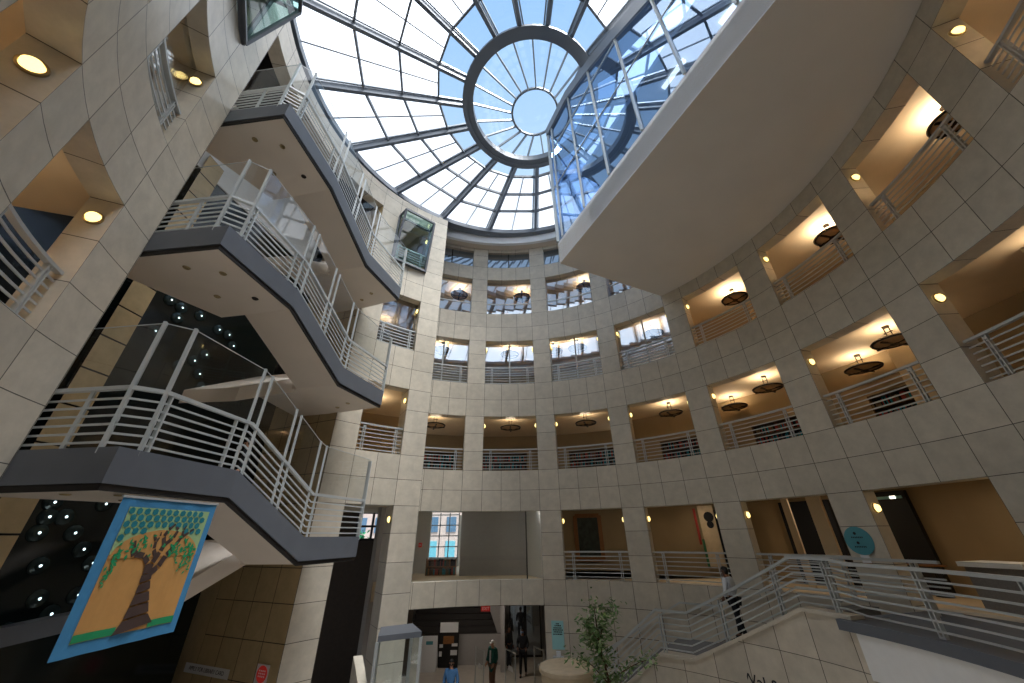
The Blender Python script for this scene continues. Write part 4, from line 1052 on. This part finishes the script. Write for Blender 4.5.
lf = MB(); random.seed(9); leafy(Vector((-11.4, 28.5, -.1)), None, 500, .5, .3); lf.build('crown', 'bleaf', t)

# ------------------------------------------------------------------ rooms behind the lowest row on the right
t = thing('framed_picture', 'tall dark picture in a wide oak frame behind the lowest row railing', 'picture', pol(15.1, 16.2, -1.2))
def onwall(r, a, du, z): 
    p = pol(r, a, z); return (p[0] + cos(a) * du, p[1] - sin(a) * du, z)
mb = MB(); mb.quad([onwall(15.1, 16.2, -.55, -1.0), onwall(15.1, 16.2, .55, -1.0), onwall(15.1, 16.2, .55, .85), onwall(15.1, 16.2, -.55, .85)]); mb.build('canvas', 'picture', t)
mb = MB(); q = [onwall(15.08, 16.2, u, z) for u, z in ((-.65, -1.1), (.65, -1.1), (.65, .95), (-.65, .95))]
for i in range(4): mb.beam(q[i], q[(i + 1) % 4], .2, .1, (sin(16), cos(16), 0))
mb.build('frame', 'wood', t)
ds = MB(); ds.cbox(13.4, 13.62, 52.5, 59.4, -1.6, 1.05, 3); struct('door_3', ds, 'dark')  # dark panel in place of an open doorway, its shade put in colour
ds = MB(); ds.cbox(13.4, 13.62, 64.9, 68.7, -1.6, 1.15, 3); struct('door_4', ds, 'black')  # black panel standing in for the shade inside the opening
ds = MB(); ds.cbox(11.3, 11.42, 60.6, 62.6, -1.6, 1.25, 2); ds.cbox(11.9, 12.0, 55.5, 56.5, -1.6, 1.25, 2); struct('wall_niche', ds, 'plaster').name = 'wall_niche'
t = thing('light_bar', 'blue green light bar glowing at the top of the dark doorway on the right', 'light', pol(13.3, 66.8, .9)); mb = MB(); mb.cbox(13.3, 13.36, 65.1, 68.4, .92, 1.0, 3); mb.build('tube', 'aqua', t); mb = MB(); mb.cbox(13.29, 13.3, 67.2, 67.8, .92, 1.0, 2); mb.build('bulb', 'tube', t)
for i, (a, lab) in enumerate(((65.6, 'dark red cafe table with a thin top inside the dark doorway'), (68.9, 'wooden cafe table at the right side of the dark doorway'))):
    t = thing('cafe_table', lab, 'table', pol(12.9, a, -1.6)); c = pol(12.9, a, -1.59)
    mb = MB(); mb.lathe([(.32, .72), (.32, .75)], 20, c); mb.build('table_top', 'wood', t); mb = MB(); mb.lathe([(.2, 0), (.03, .04), (.03, .72)], 12, c); mb.build('pedestal', 'red' if i == 0 else 'black', t)
t = thing('reception_counter', 'grey counter with a thick white top in the large bay on the right', 'counter', pol(11.3, 78, -1.6))
mb = MB(); mb.cbox(11.2, 11.9, 76.2, 81.5, -1.59, -.74, 4); mb.build('front_panel', 'carpet', t); mb = MB(); mb.cbox(11.1, 12.0, 75.9, 81.7, -.74, -.64, 4); mb.build('counter_top', 'white', t)
t = thing('display_shelf', 'tall dark shelf of coloured goods in the shop bay of the lowest row', 'shelf', pol(13.3, 44, -1.6))
for z in (-1.58, -1.05, -.5, .05, .6): mb = MB(); mb.cbox(13.1, 13.5, 42.2, 46.6, z, z + .03, 3); mb.build('shelf_board', 'dark', t)
for a in (42.2, 46.5): mb = MB(); mb.cbox(13.1, 13.5, a, a + .15, -1.6, .9, 1); mb.build('side_panel', 'dark', t)
random.seed(21); n_ = 0
for z in (-1.54, -1.01, -.46, .09):
    a = 42.5
    while a < 46.1:
        wa = random.uniform(.35, .8); mb = MB(); mb.cbox(13.12, 13.3, a, a + wa - .1, z, z + random.uniform(.15, .38), 1)
        tag(mb.build('box', random.choice(['cloth_red', 'teal', 'bark', 'greyc', 'wood', 'denim', 'dark'])), 'small coloured box on the tall dark shelf in the shop bay', 'box', 'boxes on the shop shelf'); a += wa
t = thing('hanging_poster', 'tall pale printed panel hanging beside the shop shelf', 'poster', pol(13.3, 40.5, -1.4)); mb = MB(); mb.cbox(13.28, 13.3, 39.2, 41.9, -1.2, 1.1, 2); mb.build('sheet', 'stone', t)
mb = MB(); 
for zc, r_ in ((.65, .2), (.35, .14)):
    mb.quad([onwall(13.26, 40.9, r_ * math.cos(i * PI / 8), zc + r_ * math.sin(i * PI / 8)) for i in range(16)])
mb.build('printed_disc', 'dark', t)
for a, mt, lab in ((38.4, 'cloth_red', 'narrow red banner hanging at the left of the shop poster'), (38.9, 'cloth_green', 'narrow green banner hanging at the left of the shop poster')):
    mb = MB(); mb.cbox(13.2, 13.22, a, a + .4, -.4 if mt == 'cloth_red' else -1.2, 1.0 if mt == 'cloth_red' else -.2, 1); tag(mb.build('banner', mt), lab, 'banner')
bs0 = None
for row, k, da in [(3, 1, 1), (3, 2, -2), (3, 3, 0), (3, 4, 1), (3, 5, -1), (3, 6, -3), (3, 7, -3), (4, 5, 1), (4, 6, 0), (4, 7, -2)]:
    az = BAYC(k) + da; loc = pol(12.9, az, CEIL[row - 1] + 1.38 if row == 3 else 6.88); loc = (loc[0], loc[1], 2.63 if row == 3 else 6.88)
    lab = 'dark low bookshelf standing behind the railing of the %s bay, %s row' % (ORD[k], ROWW[row])
    if bs0 is None:
        bs0 = thing('bookshelf', lab, 'bookshelf', loc, -math.radians(az), 'dark bookshelves in the galleries')
        for x in (-1.3, -.02, 1.26): mb = MB(); mb.box(x, x + .04, -.2, .2, 0, 1.35); mb.build('side_panel', 'bark', bs0, local=True)
        for z in (.05, .47, .89, 1.31): mb = MB(); mb.box(-1.3, 1.3, -.2, .2, z, z + .035); mb.build('shelf_board', 'bark', bs0, local=True)
        mb = MB(); mb.box(-1.26, 1.26, .17, .2, 0, 1.3); mb.build('back_panel', 'dark', bs0, local=True)
        random.seed(17)
        for z in (.085, .505, .925):
            mb = MB(); x = -1.25
            while x < 1.2:
                w_ = random.uniform(.03, .06); mb.cur = random.choice([0, 1, 2, 3, 1]); mb.box(x, x + w_ - .004, -.12, .1, z, z + random.uniform(.22, .33)); x += w_
            tag(mb.build('book_row', ['cloth_red', 'dark', 'teal_d', 'bark'], bs0, local=True), kind='stuff')
    else: copy_tree(bs0, loc, -math.radians(az), lab, 'dark bookshelves in the galleries')
pl = MB(); pl.cbox(12.6, 13.4, 76.5, 80, 2.62, 5.48, 3); struct('pillar_gallery', pl, 'plaster').name = 'pillar'
pl = MB(); pl.cbox(11.6, 13.5, 96.5, 98, 2.62, 5.48, 2); struct('pillar_gallery2', pl, 'plaster').name = 'pillar'
# round sign with its card holder, and the wall poster
t = thing('round_sign', 'round teal sign on the pier above the right landing', 'sign', pol(9.99, 69.4, -.5)); c0 = 69.45
mb = MB(); mb.quad([onwall(9.97, c0, .33 * math.cos(i * PI / 20), -.2 + .33 * math.sin(i * PI / 20)) for i in range(40)]); mb.build('disc', 'teal', t)
for zc in (-.03, -.25):
    mb = MB(); mb.quad([onwall(9.96, c0, .035 * math.cos(i * PI / 6) - .03, zc + .035 * math.sin(i * PI / 6)) for i in range(12)]); mb.build('icon', 'ink', t)
    for j in range(7):
        mb = MB() if j == 0 else mb; mb.quad([onwall(9.96, c0, u, z) for u, z in ((-.14 + .04 * j, zc - .11), (-.115 + .04 * j, zc - .11), (-.115 + .04 * j, zc - .075), (-.14 + .04 * j, zc - .075))])
    mb.build('printed_line', 'ink', t)
t = thing('card_holder', 'small white card holder on the pier under the round teal sign', 'card holder', pol(9.98, 69.5, -.75)); mb = MB(); q = [onwall(9.97, 69.45, u, z) for u, z in ((-.11, -.72), (.09, -.72), (.09, -.53), (-.11, -.53))]; mb.quad(q); mb.build('card', 'paper', t); mb = MB(); mb.beam(onwall(9.95, 69.45, -.11, -.72), onwall(9.95, 69.45, .09, -.72), .05, .03); mb.build('tray', 'wood', t)
t = thing('wall_poster', 'pale aqua poster with dark print on the pier right of the entrance', 'poster', pol(9.98, 10.6, -3.72)); mb = MB(); mb.quad([onwall(9.97, 10.6, u, z) for u, z in ((-.23, -3.72), (.23, -3.72), (.23, -2.86), (-.23, -2.86))]); mb.build('sheet', 'aqua', t)
random.seed(4); mb = MB()
for j, (w_, zc) in enumerate(((.05, -2.95), (.1, -3.01), (.15, -3.08), (.17, -3.14), (.15, -3.2), (.17, -3.27))):
    x = -w_
    while x < w_:
        q = random.uniform(.02, .05); mb.quad([onwall(9.96, 10.6, u, z) for u, z in ((x, zc - .018), (x + q, zc - .018), (x + q, zc + .018), (x, zc + .018))]); x += q + .015
mb.build('printed_text', 'ink', t)
t = thing('leaflet_tray', 'small grey leaflet tray on the wall under the aqua poster', 'tray', pol(9.9, 10.4, -3.9)); mb = MB(); mb.cbox(9.8, 9.98, 9.4, 11.6, -3.95, -3.9, 2); mb.build('tray', 'rail', t); mb = MB(); mb.cbox(9.86, 9.96, 10.1, 11, -3.9, -3.76, 2); mb.build('leaflets', 'paper', t)

# ------------------------------------------------------------------ signs on the warm wall below the stairs
W0v, W1v = Vector((W0[0], W0[1], 0)), Vector((W1[0], W1[1], 0)); wd = (W1v - W0v).normalized(); wnm = Vector((-wd.y, wd.x, 0))
if wnm.y > 0: wnm = -wnm
def onw(d_, z, o=.02): p = W0v + wd * d_ + wnm * o; return (p.x, p.y, z)
wrz = math.atan2(-wd.y, -wd.x)
ex = MB(); we = W1v + wd * 2.4
ex.quad([(we.x, we.y, -5.8), (W1v.x, W1v.y, -5.8), (W1v.x, W1v.y, -.4), (we.x, we.y, -.4)]); struct('wall_stair_side2', ex, 'tile_warm').name = 'wall_north'
t = thing('library_sign', 'long pale sign with black capitals on the warm wall below the stairs', 'sign', onw(2.7, -3.22)); mb = MB(); q = [onw(d_, z, .03) for d_, z in ((3.65, -3.27), (1.75, -3.17), (1.78, -2.97), (3.65, -3.07))]; q = [onw(d_, z, .03) for d_, z in ((3.65, -3.24), (1.75, -3.24), (1.75, -3.03), (3.65, -3.03))]; mb.quad(q); mb.build('plate', 'paper', t)
text('lettering', 'APPLY FOR LIBRARY CARD', .125, 'ink', t, Vector(onw(2.7, -3.135, .035)) - Vector(t['org']), (PI / 2, 0, wrz), ext=.001)
t = thing('round_notice', 'square white notice with a red disc on the warm wall below the stairs', 'sign', onw(.53, -3.2)); mb = MB(); mb.quad([onw(d_, z, .03) for d_, z in ((.76, -3.2), (.3, -3.2), (.3, -2.82), (.76, -2.82))]); mb.build('plate', 'paper', t)
mb = MB(); mb.quad([onw(.53 + .19 * math.cos(i * PI / 12), -3.01 + .17 * math.sin(i * PI / 12), .035) for i in range(24)]); mb.build('disc', 'red', t)
mb = MB()
for j in range(3): 
    for i in range(4): mb.quad([onw(.65 - .065 * i - u, -3.07 + .055 * j + z, .04) for u, z in ((0, 0), (.045, 0), (.045, .03), (0, .03))])
mb.build('printed_text', 'paper', t)
bm_ = MB(); bm_.hexa([(-10.2, 4.8, -1.9), (-10.0, 4.8, -1.9), (-8.6, 9.6, -1.5), (-8.9, 9.6, -1.5)], [(-10.2, 4.8, -1.6), (-10.0, 4.8, -1.6), (-8.6, 9.6, -1.2), (-8.9, 9.6, -1.2)]); struct('trim_6', bm_, 'grey')

# ------------------------------------------------------------------ hanging banner with the patchwork tree
BA, BB = Vector((-5.50, 5.48)), Vector((-5.335, 7.06)); BH0, BH1 = -1.25, .56
bt = thing('hanging_banner', 'blue bordered cloth banner with a patchwork tree hanging from the lowest stair', 'banner', (BA.x, BA.y, BH0))
bd = (BB - BA); bnn = Vector((-bd.y, bd.x)).normalized()
if bnn.x < 0: bnn = -bnn
def bp_(u, v, o=0.):
    p = BA + bd * u + bnn * (o + .012 * math.sin(u * 21) * (1 - v * .5)); return (p.x, p.y, BH0 + (BH1 - BH0) * v)
def bsheet(u0, u1, v0, v1, o, nu=16, nv=4):
    mb = MB()
    for i in range(nu):
        for j in range(nv):
            a, b, c, d = u0 + (u1 - u0) * i / nu, u0 + (u1 - u0) * (i + 1) / nu, v0 + (v1 - v0) * j / nv, v0 + (v1 - v0) * (j + 1) / nv
            mb.quad([bp_(a, c, o), bp_(b, c, o), bp_(b, d, o), bp_(a, d, o)])
    return mb
bsheet(0, 1, 0, 1, 0).build('blue_border', 'sky_b', bt)
bsheet(.085, .93, .075, .93, .006).build('gold_field', 'gold', bt)
bsheet(.085, .93, .60, .93, .010, 16, 3).build('net_field', 'teal_l', bt)
mb = MB(); arc_ = [(.51 + .42 * math.cos(PI * i / 20), .58 + .19 * math.sin(PI * i / 20)) for i in range(21)]
for (a, b), (c, d) in zip(arc_, arc_[1:]): mb.quad([bp_(a, .575, .013), bp_(c, .575, .013), bp_(c, d, .013), bp_(a, b, .013)])
mb.build('gold_dome', 'gold', bt)
mb = MB(); 
for j in range(7):
    for i in range(12):
        cu, cv = .115 + .072 * i + (.036 if j % 2 else 0), .62 + .047 * j
        inside = ((cu - .51) / .44) ** 2 + ((cv - .58) / .205) ** 2 < 1
        if inside or cu > .905 or cv > .915: continue
        mb.quad([bp_(cu + .03 * math.cos(PI / 3 * k + PI / 6), cv + .026 * math.sin(PI / 3 * k + PI / 6), .016) for k in range(6)])
mb.build('hexagons', 'teal_d', bt)
bsheet(.085, .40, .078, .125, .012, 6, 1).build('grass_strip', 'bleaf', bt); bsheet(.68, .93, .078, .125, .012, 6, 1).build('grass_strip', 'bleaf', bt)
mb = MB()
def ribbon(pts, ws):
    n = len(pts)
    for i in range(n - 1):
        (a, b), (c, d) = pts[i], pts[i + 1]; L = math.hypot(c - a, d - b); nx, ny = -(d - b) / L, (c - a) / L; g_ = .006 if i < n - 1 else 0
        sx, sy = (c - a) / L * g_, (d - b) / L * g_
        mb.quad([bp_(a - nx * ws[i] + sx, b - ny * ws[i] + sy, .018), bp_(a + nx * ws[i] + sx, b + ny * ws[i] + sy, .018), bp_(c + nx * ws[i + 1] - sx, d + ny * ws[i + 1] - sy, .018), bp_(c - nx * ws[i + 1] - sx, d - ny * ws[i + 1] - sy, .018)])
ribbon([(.545, .085), (.535, .17), (.525, .25), (.515, .33), (.50, .40), (.49, .46)], [.17, .105, .085, .062, .052, .050])
ribbon([(.485, .455), (.50, .53), (.535, .61), (.55, .66)], [.03, .026, .022, .02])
ribbon([(.55, .655), (.515, .72), (.535, .77), (.59, .82)], [.019, .019, .015, .008]); ribbon([(.545, .65), (.61, .71), (.635, .77), (.60, .80)], [.018, .017, .013, .007])
ribbon([(.505, .445), (.57, .50), (.605, .58), (.66, .655), (.70, .72)], [.03, .025, .022, .019, .015]); ribbon([(.70, .715), (.69, .77), (.71, .81)], [.014, .012, .006]); ribbon([(.70, .715), (.77, .755), (.82, .785)], [.014, .011, .006])
ribbon([(.475, .45), (.455, .53), (.39, .585), (.30, .60)], [.026, .022, .02, .022]); ribbon([(.305, .59), (.265, .64), (.26, .70)], [.026, .02, .008])
ribbon([(.52, .56), (.46, .63), (.45, .69), (.40, .74)], [.018, .016, .014, .007]); ribbon([(.455, .68), (.475, .72), (.47, .76)], [.012, .01, .006])
mb.build('tree_trunk', 'trunk', bt)
mb = MB(); random.seed(13)
def bl(u, v):
    a = random.uniform(0, 2 * PI); L = random.uniform(.02, .03)
    mb.quad([bp_(u + L * math.cos(a), v + L * .85 * math.sin(a), .02), bp_(u - L * .45 * math.sin(a), v + L * .4 * math.cos(a), .02), bp_(u - L * math.cos(a), v - L * .85 * math.sin(a), .02), bp_(u + L * .45 * math.sin(a), v - L * .4 * math.cos(a), .02)])
for _ in range(70):
    u = random.uniform(.14, .9); top_ = .57 + .19 * math.sqrt(max(0, 1 - ((u - .5) / .42) ** 2)); (bl(u, random.uniform(.58, max(.6, top_))) if abs(u - .54) > .1 or random.random() < .3 else None)
for u0, v0, v1 in ((.12, .40, .62), (.16, .45, .63), (.72, .52, .66), (.80, .46, .66), (.88, .44, .66), (.65, .58, .68), (.84, .5, .64)):
    v = v0
    while v < v1: bl(u0 + random.uniform(-.022, .022), v); v += .022
mb.build('leaves', 'bleaf', bt)
mb = MB(); mb.beam(bp_(-.01, 1.0), bp_(1.01, 1.0), .03, .03); mb.build('hanging_rod', 'rail', bt)

for x, y, pw in ((-1.5, 6.5, 28), (3.2, 7.5, 28), (.5, 1.5, 30)):  # added fill from below to brighten the soffits, no fixtures here
    light('floor_fill', 'AREA', (x, y, G0 + .1), pw, (1, .96, .92), 2.4, (x, y, 5))
# ------------------------------------------------------------------ camera, sky, lights
M_ = [[0.9999236305, 0, 0]]
def camera():
    f, pit, rol = 360.632, 0.495257677, -0.0123606872
    cp, sp, c, s = math.cos(pit), math.sin(pit), math.cos(rol), math.sin(rol)
    fw = Vector((0, cp, sp)); r = Vector((1, 0, 0)); u = Vector((0, -sp, cp))
    X = r * c + u * s; Y = u * c - r * s
    cam = bpy.data.cameras.new('camera'); cam.sensor_width = 36; cam.lens = 36 * f / 1024; cam.clip_start = .02; cam.clip_end = 500
    o = bpy.data.objects.new('camera', cam); COL.objects.link(o)
    m = Matrix((X, Y, -fw)).transposed().to_4x4(); m.translation = Vector((0, 0, GZ)); o.matrix_world = m
    scene.camera = o
camera()
w = bpy.data.worlds.new('sky'); scene.world = w; w.use_nodes = True; nt = w.node_tree; nt.nodes.clear()
tc = nt.nodes.new('ShaderNodeTexCoord'); sep = nt.nodes.new('ShaderNodeSeparateXYZ'); nt.links.new(tc.outputs['Generated'], sep.inputs[0])
cr = nt.nodes.new('ShaderNodeValToRGB'); nt.links.new(sep.outputs[2], cr.inputs[0])
e = cr.color_ramp.elements
e[0].position = .0; e[0].color = (.80, .86, .95, 1)
e[1].position = 1.; e[1].color = (.30, .55, .95, 1)
for p, c in ((.45, (.74, .85, 1, 1)), (.75, (.58, .78, 1, 1))):
    x = e.new(p); x.color = c
bg = nt.nodes.new('ShaderNodeBackground'); bg.inputs[1].default_value = SKY
ow = nt.nodes.new('ShaderNodeOutputWorld'); nt.links.new(cr.outputs[0], bg.inputs[0]); nt.links.new(bg.outputs[0], ow.inputs[0])
sun = bpy.data.lights.new('sun', 'SUN'); sun.energy = SUN; sun.angle = math.radians(25); sun.color = (1, .98, .955)
so = bpy.data.objects.new('sun', sun); COL.objects.link(so); so.location = (0, 0, 40)
so.rotation_euler = Vector((-.35, .25, -1)).to_track_quat('-Z', 'Y').to_euler()
scene.view_settings.view_transform = 'Standard'; scene.view_settings.exposure = EXPO
